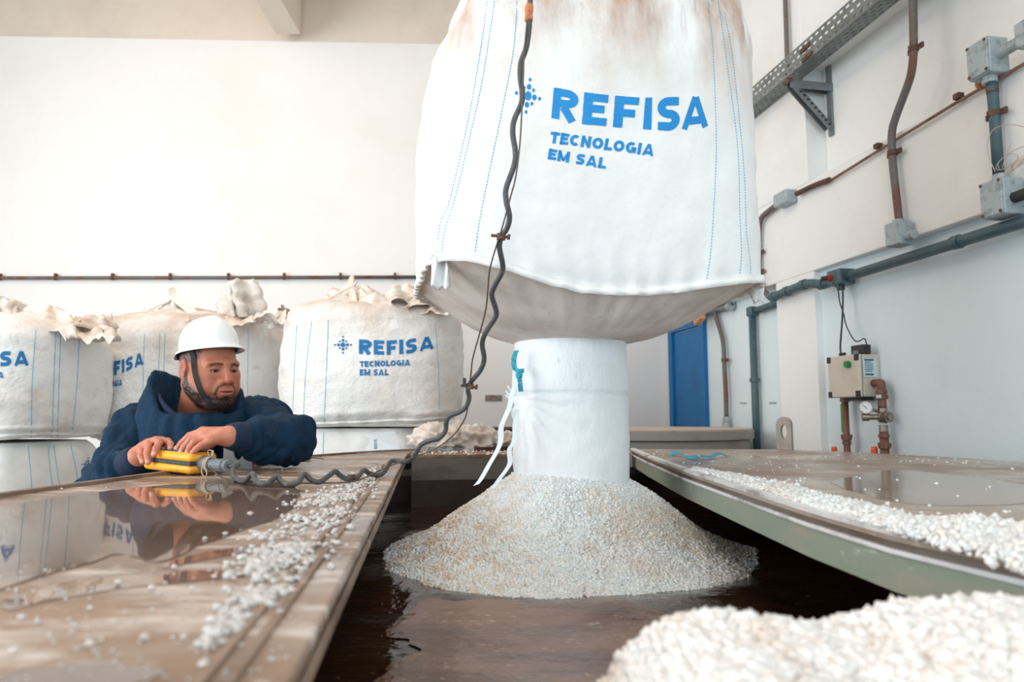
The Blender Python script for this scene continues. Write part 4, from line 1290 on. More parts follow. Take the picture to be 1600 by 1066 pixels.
# paper sheet on the lower bag
q = MB()
pp = [cast(bvC, x, y, .004) for x, y in ((571, 679), (618, 675), (626, 704), (572, 708))]
if all(p is not None for p in pp):
    q.add(pp, [(0, 1, 2, 3)])
    pap = q.build('paper_sheet', M['paper'], lowC, solid=.002); pap['label'] = 'white printed paper sheet'
    q = MB()
    for k in range(5):
        c = [cast(bvC, 584 + .3 * k, 688 + 3.0 * k, .007), cast(bvC, 590, 688 + 3.0 * k, .007), cast(bvC, 590, 689.4 + 3.0 * k, .007), cast(bvC, 584, 689.4 + 3.0 * k, .007)]
        if all(p is not None for p in c): q.add(c, [(0, 1, 2, 3)])
    if q.v: q.build('printed_lines', M['ink'], pap, fixn=False)

# crumpled empty sacks by the far rim
GS = 'empty sacks behind the far tank rim'
def sack(c, size, label, seed, m):
    root = thing('empty_sack', c, label, 'sack', GS)
    nv, nu = 40, 72
    P = np.zeros((nv, nu, 3))
    for j in range(nv):
        b = PI * j / (nv - 1)
        for i in range(nu):
            a = 2 * PI * i / nu
            l = np.array([math.sin(b) * math.cos(a), math.sin(b) * math.sin(a), math.cos(b)])
            f = .82 + .55 * (1 - 2.2 * abs(nz(l, 1.5, seed))) * .5 + .34 * (.5 - 1.6 * abs(nz((l[0] * 1.0, l[1], l[2] * .5), 3.0, seed + 2))) + .05 * nz(l, 8, seed)
            P[j, i] = np.array(c) + np.array([size[0] * l[0] * f, size[1] * l[1] * f, max(-size[2] * .35, size[2] * l[2] * f)])
    MB().grid(P, True).build('crumpled_cloth', m, root, smooth=True)
    return root
c0 = at(684, 688, 3.42)
sk1 = sack(c0, (.13, .12, .075), 'crumpled white empty sack by the cable, left of the heap', 41, M['crumple'])
sack(at(738, 689, 3.52), (.12, .12, .075), 'crumpled empty sack in the middle of the heap, twisted end up', 43, M['crumple'])
sack(at(786, 691, 3.62), (.10, .10, .050), 'flattened beige empty sack at the right, partly behind the ribbon', 45, M['crumple'])
sheet(sk1, (at(664, 702, 3.34), at(704, 702, 3.32), at(712, 672, 3.42), at(668, 674, 3.44)), 'cloth_fold', M['bag'], 46, .04)
sheet(sk1, (at(690, 698, 3.36), at(742, 700, 3.38), at(735, 668, 3.48), at(694, 670, 3.48)), 'cloth_fold', M['crumple'], 52, .05)
sk2 = thing('empty_sack', at(722, 672, 3.75), 'beige sack flap sliding down from the printed bag corner', 'sack', GS)
sheet(sk2, (at(706, 664, 3.62), at(716, 655, 3.64), at(752, 682, 3.66), at(738, 690, 3.60)), 'cloth_fold', M['crumple'], 47, .02)
# dark drum rim glimpsed behind the sacks
dm = thing('drum', at(778, 668, 4.9) * np.array([1, 1, 0]), 'dark brown drum rim behind the empty sacks', 'drum')
dc = at(778, 668, 4.9)
q = MB()
for zz, rr in ((.02, .20), (dc[2] - .03, .20)): pass
q.tube([(dc[0], dc[1], 0), (dc[0], dc[1], dc[2] - .02)], .20, 40)
q.build('drum_body', M['rusty'], dm, smooth=False)
MB().tube([(dc[0] + .2 * math.cos(a), dc[1] + .2 * math.sin(a), dc[2] - .015) for a in np.linspace(0, 2 * PI, 41)], .016, 8).build('drum_rim', M['rusty'], dm, smooth=True)

# round tank at the back right
rc = np.array([.78, 4.42]); rz = 1.372
rt = thing('round_tank', (rc[0], rc[1], 0), 'round grey plastic tank with dusty flat lid before the blue door', 'tank')
q = MB(); 
def lathe(mb, c, prof, n=72):
    P = np.zeros((len(prof), n, 3))
    for j, (r, z) in enumerate(prof):
        for i in range(n):
            a = 2 * PI * i / n
            P[j, i] = (c[0] + r * math.cos(a), c[1] + r * math.sin(a), z)
    return mb.grid(P, True)
lathe(MB(), rc, [(.0, 0), (.665, 0), (.665, rz - .06), (.0, rz - .06)]).build('tank_body', M['round_tank'], rt, smooth=False)
lathe(MB(), rc, [(.0, rz - .055), (.688, rz - .055), (.690, rz - .05), (.690, rz - .006), (.684, rz), (.0, rz)]).build('tank_cover', M['round_tank'], rt)
lathe(MB(), rc, [(.0, rz + .0005), (.675, rz + .0005), (.675, rz + .0035), (.0, rz + .0035)]).build('dust_layer', M['round_top'], rt)['label'] = 'beige dust on the cover'

# ================================================================== BACK WALL FITTINGS
cd = thing('conduit', onb(0, 434, .03), 'long dark conduit clipped along the back wall above bags', 'pipe')
MB().tube([onb(-260, 435, .03), onb(0, 434.5, .03), onb(330, 434, .03), onb(655, 433, .03)], .0145, 12).build('pipe_run', M['galv_rust'], cd, smooth=True)
for x in (-180, -90, 0, 87, 176, 266, 357, 444, 532, 617):
    p = onb(x, 434.5 - x * .002, .03)
    q = MB(); q.tube([p - DB3 * .008, p + DB3 * .008], .021, 12); q.box(p + np.array([0, 0, .026]), (.016, .03, .02), (DB3, NB3, (0, 0, 1))); q.build('pipe_clip', M['rust_clamp'], cd)
p = onb(666, 436, .04); q = MB(); q.box(p, (.09, .07, .10), (DB3, NB3, (0, 0, 1))); jb = q.build('junction_box', M['jbox'], bevel=.008, org=p)
tag(jb, 'small grey junction box on the back wall left of hanging bag', 'junction box')
for xa, lb in ((670, 'short dark vertical conduit below the back-wall box, left one'), (701, 'short dark vertical conduit on the back wall, right one')):
    o = MB().tube([onb(xa, 442, .03), onb(xa, 500, .03), onb(xa, 640, .03)], .014, 12).build('conduit', M['galv_rust'], smooth=True); tag(o, lb, 'pipe', 'short conduits on the back wall')
o = MB().box(onb(771, 622, .006), (.135, .012, .048), (DB3, NB3, (0, 0, 1))).build('wall_plaque', M['plaque'], bevel=.003); tag(o, 'small worn grey plaque on the back wall beside the spout', 'plaque')
hk_ = MB().tube(smooth_pts([onb(731, 484, .01), onb(731, 500, .015), onb(730, 506, .03), onb(735, 505, .02)], 4), .004, 6).build('wall_hook', M['steel_grey']); tag(hk_, 'tiny white wire hook on the back wall right of bag', 'hook')

# ================================================================== RIGHT WALL FITTINGS
def wb_box(mb, p, st, so, sz): return mb.box(p, (st, so, sz), (DW3, NW3, (0, 0, 1)))
def clamp(parent, p, along, r, name='pipe_clamp', m=None, axis='t'):
    along = np.array(along, float); along /= np.linalg.norm(along)
    side = np.cross(along, NW3); side /= np.linalg.norm(side)
    q = MB(); q.tube([p - along * .011, p + along * .011], r + .004, 14)
    for s_ in (-1, 1):
        q.box(p + side * s_ * (r + .014) - NW3 * r * .6, (.022, .022, .010), (along, side, NW3))
    q.build(name, m or M['rust_clamp'], parent)
# cable tray on its bracket
tz = 3.275
i0 = onz(1389, 0, tz); i1 = onz(1199, 177, tz); o0 = onz(1357, 0, tz); o1 = onz(1197, 159, tz)
oi = (wcoord(i0)[1] + wcoord(i1)[1]) / 2; oo = (wcoord(o0)[1] + wcoord(o1)[1]) / 2
TRAY_I, TRAY_O = oi, oo
h0 = onw(1328.6, 0, oo)[2] - tz
tt = thing('cable_tray', wp(-3, oo, tz), 'perforated galvanised cable tray crossing the upper right wall', 'cable tray')
def perforated(mb, org, du, dv, nu_, nv_, pu, pv, su, sv, th):
    """plate in directions du (long) and dv with real slots"""
    du = np.array(du, float); dv = np.array(dv, float); nn = np.cross(du, dv)
    for a_ in range(nu_):
        for b2 in range(nv_):
            c = org + du * (a_ + .5 + (.25 if b2 % 2 else -.25) * 0) * pu + dv * (b2 + .5) * pv
            O = [(-pu / 2, -pv / 2), (pu / 2, -pv / 2), (pu / 2, pv / 2), (-pu / 2, pv / 2)]
            sh_ = (pu * .22 if b2 % 2 else -pu * .22)
            I = [(-su / 2 + sh_, -sv / 2), (su / 2 + sh_, -sv / 2), (su / 2 + sh_, sv / 2), (-su / 2 + sh_, sv / 2)]
            vs = [c + du * x + dv * y for x, y in O + I]
            mb.add(vs, [(k, (k + 1) % 4, 4 + (k + 1) % 4, 4 + k) for k in range(4)])
T0, T1 = -3.7, .15
pu = .048
nU = int((T1 - T0) / pu)
q = MB(); perforated(q, wp(T0, oo, tz), DW3, (0, 0, 1), nU, 3, pu, h0 / 3, .026, h0 / 3 * .36, .0015)
q.build('side_flange', M['galv'], tt, solid=.0018, fixn=False)
q = MB(); perforated(q, wp(T0, oo, tz), DW3, -NW3, nU, 4, pu, (oo - oi) / 4, .026, (oo - oi) / 4 * .34, .0015)
q.build('tray_bottom', M['galv'], tt, solid=.0018, fixn=False)
q = MB(); perforated(q, wp(T0, oi, tz), DW3, (0, 0, 1), nU, 3, pu, h0 / 3, .026, h0 / 3 * .36, .0015)
q.build('side_flange', M['galv'], tt, solid=.0018, fixn=False)
q = MB()
for dx, dy in ((1255, 78), (1261, 72), (1258, 92), (1264, 86)):
    p = onw(dx, dy, oo + .004); wb_box(q, p, .05, .012, .022)
q.build('splice_bolts', M['rust_clamp'], tt)
# bracket
bw = onw(1297, 124, -.12); tb_ = wcoord(bw)[0]
zb = tz - .045
bk = thing('wall_bracket', bw, 'galvanised triangular wall bracket under the cable tray', 'bracket')
def channel(mb, a, b, w, h, updir):
    a = np.array(a, float); b = np.array(b, float); d = b - a; L_ = np.linalg.norm(d); d /= L_
    u = np.array(updir, float); u = u - d * (u @ d); u /= np.linalg.norm(u); s_ = np.cross(d, u)
    c = (a + b) / 2
    mb.box(c, (L_, w, .004), (d, s_, u))
    for k in (-1, 1): mb.box(c + s_ * k * (w / 2 - .002) + u * -h / 2, (L_, .004, h), (d, s_, u))
q = MB(); channel(q, wp(tb_, -.12, zb), wp(tb_, oo + .02, zb), .045, .042, (0, 0, 1)); q.build('bracket_arm', M['galv'], bk)
q = MB(); channel(q, wp(tb_, oo - .02, zb - .02), wp(tb_, -.11, onw(1299, 205, -.12)[2] + .02), .04, .035, (0, 0, 1)); q.build('bracket_strut', M['galv'], bk)
q = MB(); a_ = onw(1296, 100, -.12); b_ = onw(1300, 213, -.12); wb_box(q, wp(tb_, -.112, (a_[2] + b_[2]) / 2), .035, .012, a_[2] - b_[2]); q.build('bracket_plate', M['galv'], bk)
q = MB()
for k in range(9):
    f = .1 + .1 * k
    a3 = wp(tb_ - .0, oo - .02, zb - .02) * (1 - f) + wp(tb_, -.11, onw(1299, 205, -.12)[2] + .02) * f
    q.box(a3 - DW3 * .0215 - np.array([0, 0, .017]), (.004, .014, .010), (DW3, NW3, (0, 0, 1)))
q.build('strut_holes', M['black'], bk)
q = MB(); q.tube([wp(tb_ - .03, oo + .02, zb), wp(tb_ + .03, oo + .02, zb)], .012, 8); q.build('bracket_bolt', M['rust_clamp'], bk)
# rusty hanger pipe above the tray
o = MB().tube([onw(1227, -160, .03), onw(1227, 0, .03), onw(1229, 60, .03), onw(1231, 128, .03)], .013, 12).build('conduit', M['galv_rust'], smooth=True)
tag(o, 'rusty vertical conduit behind the cable tray at top', 'pipe')
# bent conduit with junction box
PO = .035
c1 = thing('conduit', onw(1400, 300, PO), 'bent rusty vertical conduit crossing the thin rod on right wall', 'pipe')
px = [(1425, -60), (1426.5, 0), (1427.5, 60), (1427, 88), (1423, 118), (1412, 150), (1400, 182), (1394, 205), (1393.5, 230), (1396, 265), (1401, 310), (1405, 345)]
MB().tube(smooth_pts([onw(x, y, PO if y > 240 else PO - .0) for x, y in px], 6), .0165, 14).build('pipe_run', M['galv_rust'], c1, smooth=True)
clamp(c1, onw(1427.5, 76, PO), (0, 0, 1), .017)
clamp(c1, onw(1394.5, 239, PO), (0, 0, 1), .017)
p = onw(1404, 348, PO); MB().tube([p + np.array([0, 0, .012]), p - np.array([0, 0, .02])], .024, 16).build('pipe_socket', M['jbox'], c1)
p = onw(1405.5, 366, PO + .01)
jb = thing('junction_box', p, 'grey cast junction box ending the bent conduit', 'junction box')
wb_box(MB(), p, .085, .07, .105).build('box_body', M['jbox'], jb, bevel=.006)
MB().box(p + NW3 * .037, (.078, .006, .098), (DW3, NW3, (0, 0, 1))).build('box_cover', M['jbox'], jb, bevel=.002)
q = MB(); q.tube([p - DW3 * .042 - np.array([0, 0, .02]), p - DW3 * .085 - np.array([0, 0, .02])], .02, 12); q.build('side_boss', M['jbox'], jb)
# second conduit with two boxes
c2 = thing('conduit', onw(1556, 200, PO), 'short grey vertical conduit between two cast boxes, far right', 'pipe')
MB().tube([onw(1549, 118, PO + .01), onw(1551, 145, PO), onw(1554, 180, PO), onw(1561, 284, PO)], .019, 14).build('pipe_run', M['pvc_dark'], c2, smooth=True)
clamp(c2, onw(1553, 178, PO), (0, 0, 1), .019)
q = MB(); q.tube([onw(1549.5, 126, PO), onw(1551, 146, PO)], .0205, 14); q.build('rusty_collar', M['rusty'], c2)
for nm, (px_, py_), lb in (('junction_box', (1544, 94), 'grey cast junction box at top of the short conduit, above the rod'), ('junction_box', (1566, 311), 'grey cast junction box at the bottom of the short conduit')):
    p = onw(px_, py_, PO + .015)
    jb = thing(nm, p, lb, 'junction box', 'cast junction boxes on the right wall')
    wb_box(MB(), p, .098, .085, .135).build('box_body', M['jbox'], jb, bevel=.006)
    MB().box(p + NW3 * .045, (.090, .008, .128), (DW3, NW3, (0, 0, 1))).build('box_cover', M['jbox'], jb, bevel=.003)
    for s1 in (-1, 1):
        for s2 in (-1, 1): MB().tube([p + DW3 * .038 * s1 + np.array([0, 0, .056 * s2]) + NW3 * .045, p + DW3 * .038 * s1 + np.array([0, 0, .056 * s2]) + NW3 * .052], .006, 8).build('cover_screw', M['rust_clamp'], jb)
    sg = -1 if py_ < 200 else 1
    MB().tube([p + np.array([0, 0, sg * .066]), p + np.array([0, 0, sg * .09])], .026, 16).build('threaded_socket', M['jbox'], jb)
    if py_ < 200:
        MB().tube([p - DW3 * .045, p - DW3 * .16], .021, 14).build('side_pipe', M['jbox'], jb)
        wb_box(MB(), p - DW3 * .22, .14, .085, .09).build('outlet_body', M['jbox'], jb, bevel=.006)
    else:
        MB().tube([p - DW3 * .045 - np.array([0, 0, .01]), p - DW3 * .14 - np.array([0, 0, .01])], .02, 14).build('side_pipe', M['cable_dark'], jb)
# loose wire round the conduit
q = MB()
cw = onw(1565, 262, PO + .03)
pts = []
for k in range(70):
    a = k * .42
    pts.append(cw + DW3 * (.05 * math.cos(a) - .04 + .03 * math.sin(a * .37) - .0006 * k) + np.array([0, 0, .022 * math.sin(a * .9) + .02 * math.sin(a * .23)]) + NW3 * (.012 * math.sin(a)))
q.tube(smooth_pts(pts, 3), .0016, 5)
q.tube(smooth_pts([onw(x, y, PO + .03) for x, y in ((1555, 268), (1545, 245), (1543, 225), (1550, 205), (1565, 197), (1585, 195), (1605, 200))], 6), .0016, 5)
q.tube(smooth_pts([onw(x, y, PO + .02) for x, y in ((1566, 262), (1574, 240), (1580, 224))], 4), .0018, 5)
o = q.build('loose_wire', M['string'], smooth=True); tag(o, 'tangled thin pale wire wound round the short right conduit', 'wire')
# thin rod
ro = .02
rp = thing('wall_rod', onw(1450, 188, ro), 'thin rusty rod running diagonally up along the right wall', 'rod')
MB().tube([onw(1290, 287, ro), onw(1402, 217, ro), onw(1498, 158, ro), onw(1600, 100, ro), onw(1600, 100, ro) - DW3 * 2.5], .0065, 10).build('rod_run', M['rust_rod'], rp, smooth=True)
for x, y in ((1372, 233), (1498, 156)):
    p = onw(x, y, ro); wb_box(MB(), p + np.array([0, 0, .014]), .03, .03, .024).build('rod_clip', M['rust_clamp'], rp, bevel=.004)
p = onw(1533, 134, ro); q = MB(); q.ell(p + np.array([0, 0, .006]), (.024, .012, .022), 12, 8); q.build('rust_patch', M['tape'], rp, smooth=True)
# rusty pipe into the small box and down behind the bag
rp2 = thing('conduit', onw(1230, 310, .03), 'thick rusty conduit bending down beside hanging bag, right wall', 'pipe')
MB().tube(smooth_pts([onw(1296, 281, .024), onw(1270, 291, .028), onw(1245, 303, .03)], 5), .014, 12).build('pipe_run', M['rusty'], rp2, smooth=True)
MB().tube(smooth_pts([onw(x, y, .03) for x, y in ((1213, 321), (1200, 331), (1190, 341), (1186, 356), (1185, 380), (1185, 410), (1186, 436), (1192, 452), (1204, 466))], 6), .0165, 12).build('pipe_run', M['galv_rust'], rp2, smooth=True)
for x, y in ((1185, 395), (1185.5, 425)): clamp(rp2, onw(x, y, .03), (0, 0, 1), .0165)
p = onw(1227, 311, .035)
jb = tag(wb_box(MB(), p, .13, .075, .075).build('junction_box', M['jbox'], bevel=.008, org=p), 'small pale junction box on the rusty pipe beside bag', 'junction box')
# dark PVC line
pv = thing('pvc_pipe', onw(1450, 393, .045), 'dark teal PVC pipe running along right wall under the ledge', 'pipe')
MB().tube([onw(1600, 346, .02) - DW3 * 2.5, onw(1600, 346, .02), onw(1323, 433, .02)], .0235, 16).build('pipe_run', M['pvc_dark'], pv, smooth=True)
MB().tube([onw(1490, 380, .02), onw(1501, 377, .02)], .028, 16).build('pipe_coupling', M['pvc_dark'], pv)
MB().tube(smooth_pts([onw(1300, 440, .02), onw(1292, 443.5, .022), onw(1284, 444.5, .028), onw(1268, 443, .040), onw(1256, 445, .045), onw(1248, 448, .045), onw(1228, 456, .045), onw(1208, 464, .045)], 5), .0235, 16).build('pipe_run', M['pvc_dark'], pv, smooth=True)
for x, y, o_ in ((1256, 445, .045), (1229.5, 455.5, .045), (1209, 463.5, .045), (1285, 444, .028)):
    p = onw(x, y, o_); MB().tube([p - DW3 * .018, p + DW3 * .018], .028, 16).build('pipe_coupling', M['pvc_dark'], pv)
p = onw(1314, 434, .02)
ob = thing('outlet_box', p, 'dark outlet box on the PVC pipe with a red plug', 'outlet box')
wb_box(MB(), p, .105, .085, .075).build('box_body', M['pvc_dark'], ob, bevel=.006)
MB().tube([p + NW3 * .035 + DW3 * .02, p + NW3 * .062 + DW3 * .02], .016, 14).build('red_plug', M['red'], ob)
MB().tube([p + NW3 * .055 + DW3 * .02, p + NW3 * .075 + DW3 * .045], .013, 12).build('plug_cap', M['black'], ob)
MB().tube([p - np.array([0, 0, .035]), p - np.array([0, 0, .062])], .015, 12).build('cable_gland', M['black'], ob)
# second PVC pipe going down
pd = thing('pvc_pipe', onw(1178, 600, -.06), 'dark teal PVC downpipe with elbow, right of the blue door', 'pipe')
MB().tube([onw(1222, 471, -.06), onw(1182, 485.5, -.06)], .0215, 16).build('pipe_run', M['pvc_dark'], pd, smooth=True)
p = onw(1175, 487, -.06)
MB().box(p, (.062, .055, .062), (DW3, NW3, (0, 0, 1))).build('pipe_elbow', M['pvc_dark'], pd, bevel=.012)
p2 = p.copy(); p2[2] = .9
MB().tube([p, p2], .0225, 16).build('pipe_run', M['pvc_dark'], pd, smooth=True)
pc = p.copy(); pc[2] = onw(1178, 594, -.06)[2]
MB().tube([pc - np.array([0, 0, .012]), pc + np.array([0, 0, .012])], .030, 16).build('pipe_clamp', M['pvc_dark'], pd)
# far grey conduit beside the door
fc = thing('conduit', onw(1132, 600, -.06), 'grey curved conduit coming down beside the blue door', 'pipe')
MB().tube(smooth_pts([onw(x, y, -.06) for x, y in ((1117, 484), (1119, 496), (1124, 512), (1129, 530), (1131, 548), (1132, 575), (1134, 610), (1135, 652))], 6), .0155, 12).build('pipe_run', M['galv_rust'], fc, smooth=True)
clamp(fc, onw(1131.5, 563, -.06), (0, 0, 1), .0155)
p = onw(1135, 656, -.06); q = MB(); q.tube([p + np.array([0, 0, .02]), p - np.array([0, 0, .08])], [.02, .035], 12); q.build('base_fitting', M['jbox'], fc)
hb_ = thing('conduit', onw(1120, 485, -.06), 'grey horizontal conduit stub above the blue door corner', 'pipe')
MB().tube([onw(1098, 490, -.06), onw(1143, 477.5, -.06)], .021, 14).build('pipe_run', M['galv'], hb_, smooth=True)
MB().tube([onw(1138, 479, -.06), onw(1143, 477.5, -.06)], .03, 14).build('end_cap', M['jbox'], hb_)
MB().tube([onw(1096, 490.5, -.06), onw(1102, 489, -.06)], .03, 14).build('end_cap', M['jbox'], hb_)
p = onw(1092.5, 496, .02)
o = MB().box(p, (.11, .05, .075), (DW3 * .9 + np.array([0, 0, -.35]), NW3, np.array([0, 0, .94]) + DW3 * .33)).build('clay_block', M['brick'], bevel=.006, org=p)
tag(o, 'orange clay-coloured block hanging over the blue door corner', 'block')
for x, lb in ((1166, 'small grey wall screw left of the dark downpipe'), (1213, 'small grey wall screw right of the dark downpipe')):
    of = -.10 if x < 1200 else 0
    p = onw(x, 630, of); o = MB().tube([p, p + NW3 * .045], .005, 8).build('wall_screw', M['steel_grey']); tag(o, lb, 'screw', 'wall screws by the downpipe')

# control enclosure
WO = -.045
pe = onw(1376, 585, WO); te = wcoord(pe)[0]
best = min(np.arange(0, .4, .002), key=lambda e: abs((lambda w: 800 + 1100 * w[0] / (w[1] * _c + (w[2] - ZC) * _s))(wp(te, WO + e, pe[2])) - 1342))
ef = WO + best
tf = wcoord(onw(1294, 588, ef))[0]
zt_, zb_ = onw(1342, 553, ef)[2], onw(1342, 620, ef)[2]
en = thing('control_box', wp((te + tf) / 2, WO, zb_), 'beige electrical control box with green button on the right wall', 'control box')
wbox_ = MB(); wbox(wbox_, te, tf, WO, ef - .022, zb_, zt_); wbox_.build('box_body', M['beige'], en, bevel=.006)
wbox_ = MB(); wbox(wbox_, te - .002, tf + .002, ef - .020, ef, zb_ - .002, zt_ + .002); wbox_.build('box_cover', M['beige'], en, bevel=.008)
for tt_ in (te + .012, tf - .012):
    for zz in (zb_ + .014, zt_ - .014):
        wb_box(MB(), wp(tt_, ef - .003, zz), .026, .016, .03).build('corner_latch', M['black'], en, bevel=.004)
p = onw(1327, 569.5, ef)
MB().tube([p - NW3 * .002, p + NW3 * .022], .016, 18).build('green_button', M['green_btn'], en, bevel=.003)
# label on the near side (faces the camera)
la = wp(te - .0035, (WO + ef) / 2 + .0, (zt_ + zb_) / 2 + .035)
lw, lh = (ef - WO) * .62, (zt_ - zb_) * .44
lab = MB().box(la, (.002, lw, lh), (DW3, NW3, (0, 0, 1))).build('rating_label', M['label'], en)
q = MB()
for k, (w_, dz_) in enumerate(((.7, .42), (.45, .30), (.62, .2), (.62, .1), (.6, 0), (.62, -.1), (.5, -.2), (.62, -.36))):
    q.box(la - DW3 * .0015 + np.array([0, 0, dz_ * lh]) + NW3 * (lw * (.86 - w_) * .3), (.001, lw * w_, .0035 if k not in (0, 7) else .008), (DW3, NW3, (0, 0, 1)))
q.build('label_print', M['ink'], lab)
q = MB(); wbox(q, te + .03, tf - .05, WO + .02, ef - .03, zb_ - .016, zb_); q.build('bottom_gland_plate', M['black'], en)
q = MB()
for tt_ in (tf - .05, tf - .075): q.tube([wp(tt_, ef - .04, zt_), wp(tt_, ef - .04, zt_ + .02)], .009, 10)
q.build('top_glands', M['black'], en)
# adapter on top
pa = wp(te + .045, WO + (ef - WO) * .55, zt_ + .024)
ad = thing('power_adapter', pa - np.array([0, 0, .024]), 'small black power adapter lying on the beige control box', 'adapter')
wb_box(MB(), pa, .085, .045, .045).build('adapter_body', M['black'], ad, bevel=.004)
q = MB(); wb_box(q, pa + NW3 * .026 + DW3 * .0 - np.array([0, 0, .012]), .03, .012, .014); q.build('terminal_block', M['gland'], ad)
# cables
o = MB().tube(smooth_pts([p_ for p_ in (onw(1317, 446, .02), onw(1317, 470, .03), onw(1316, 500, .04), wp(tf - .05, ef - .04, zt_ + .06), wp(tf - .05, ef - .04, zt_ + .018))], 6), .0045, 8).build('power_cable', M['cable_dark'], smooth=True)
tag(o, 'thicker black cable from the outlet box down to the control box', 'cable')
o = MB().tube(smooth_pts([onw(1301, 441, .09), onw(1309, 452, .07), onw(1312, 472, .05), onw(1318, 490, .045), onw(1322, 508, .04), onw(1332, 528, .04), onw(1340, 534, .04), pa + np.array([0, 0, .05]) - DW3 * .03, pa + np.array([0, 0, .01]) - DW3 * .044], 6), .003, 8).build('power_cable', M['cable_dark'], smooth=True)
tag(o, 'thin black cable from the red plug to the power adapter', 'cable')
# brown PVC supply (left) with green tape
LZW = 1.2
pl = wp(tf - .055, WO + (ef - WO) * .6, zb_)
pb = pl.copy(); pb[2] = LZW - .3
s1 = thing('pvc_pipe', pb, 'brown PVC pipe with green tape below the control box', 'pipe')
MB().tube([pl, pb], .0155, 14).build('pipe_run', M['pvc_brown'], s1, smooth=True)
MB().tube([pl, pl - np.array([0, 0, .02])], .022, 14).build('pipe_socket', M['pvc_brown'], s1)
zc_ = onw(1315, 685, WO + .05)[2]
for dz_, rr in ((0, .023), (-.02, .021), (.012, .026)):
    c = pl.copy(); c[2] = zc_ + dz_
    MB().tube([c - np.array([0, 0, .008]), c + np.array([0, 0, .008])], rr, 14).build('pipe_coupling', M['pvc_brown'], s1)
a_ = pl + DW3 * .010 + NW3 * .012; 
MB().ribbon([a_ - np.array([0, 0, .03]), a_ + np.array([0, 0, zc_ - pl[2] + .03])], .018, DW3 - NW3 * .2, .002).build('green_tape', M['green_tape'], s1)
# valve line (right)
vx = onw(1369, 600, WO + .055)
v0 = wp(te - .002, WO + (ef - WO) * .35, onw(1358, 599, WO + .06)[2])
tv = te - .07
def vp(z): return wp(tv, WO + .055, z)
zz = lambda y: onw(1372, y, WO + .055)[2]
s2 = thing('valve_assembly', vp(zz(705)), 'brown PVC pipe with pressure gauge and metal valve, right of control box', 'valve')
MB().tube(smooth_pts([v0, v0 - DW3 * .035, vp(zz(600)) + np.array([0, 0, .0]), vp(zz(612)), vp(zz(638))], 5), .0185, 14).build('pipe_run', M['pvc_brown'], s2, smooth=True)
MB().tube([vp(zz(609)), vp(zz(616))], .024, 14).build('pipe_coupling', M['pvc_brown'], s2)
MB().tube([vp(zz(617)), vp(zz(624))], .026, 14).build('pipe_coupling', M['pvc_brown'], s2)
wb_box(MB(), vp(zz(620)) + NW3 * .025 - DW3 * .012, .026, .006, .014).build('white_tag', M['label'], s2)
q = MB(); q.tube([vp(zz(638)), vp(zz(643))], .020, 14); q.tube([vp(zz(643)), vp(zz(662))], .0165, 14); q.tube([vp(zz(664)), vp(zz(674))], .019, 14); q.build('threaded_body', M['brass'], s2)
q = MB(); cv = vp(zz(652)); q.ell(cv, (.026, .026, .030), 16, 10); q.tube([cv - DW3 * .0, cv - DW3 * .040 - NW3 * .0], .024, 16); q.tube([cv - DW3 * .038, cv - DW3 * .05], .013, 12); q.build('valve_body', M['brass'], s2, smooth=False)
q = MB(); q.tube([cv, cv + NW3 * .055 + DW3 * .03], .012, 12); q.tube([cv + NW3 * .05 + DW3 * .027, cv + NW3 * .075 + DW3 * .04], .018, 14); q.build('side_outlet', M['brass'], s2)
gc = onw(1353, 637, WO + .12)
gdir = -DW3 * .75 + NW3 * .6; gdir /= np.linalg.norm(gdir)
q = MB(); q.tube([cv + np.array([0, 0, .02]), gc - gdir * .01], .007, 8); q.build('gauge_stem', M['brass'], s2)
gg = MB().tube([gc - gdir * .012, gc + gdir * .014], .030, 28).build('pressure_gauge', M['brass'], s2)
MB().tube([gc + gdir * .0135, gc + gdir * .0150], .0255, 28).build('gauge_face', M['gauge_face'], gg)
gs = np.cross(gdir, (0, 0, 1.0)); gs /= np.linalg.norm(gs)
q = MB(); q.tube([gc + gdir * .0165 - gs * .006 + np.array([0, 0, -.006]), gc + gdir * .0165 + gs * .012 + np.array([0, 0, .012])], .0012, 6)
for k in range(9):
    a = math.radians(-45 + 270 * k / 8)
    dv = gs * math.cos(a) + np.array([0, 0, 1]) * math.sin(a)
    q.tube([gc + gdir * .0155 + dv * .019, gc + gdir * .0155 + dv * .023], .0009, 5)
q.build('needle_and_ticks', M['black'], gg)
e_ = vp(zz(674)); f_ = e_.copy(); f_[2] = LZW - .3
MB().tube([e_, f_], .0195, 14).build('pipe_run', M['pvc_brown'], s2, smooth=True)
for y, rr in ((681, .024), (694, .028), (698, .026)):
    MB().tube([vp(zz(y) - .007), vp(zz(y) + .007)], rr, 16).build('pipe_coupling', M['pvc_brown'], s2)
for x, lb in ((1303.5, 'orange plastic knob at foot of the left brown pipe'), (1366, 'orange plastic knob at foot of the valve pipe')):
    p = onw(x, 702, WO + .07); q = MB(); q.tube([p - np.array([0, 0, .3]), p - np.array([0, 0, .0]), p + np.array([0, 0, .012])], [.012, .014, .011], 14)
    o = q.build('pipe_knob', M['orange'], smooth=False); tag(o, lb, 'knob', 'orange knobs below the pipes')

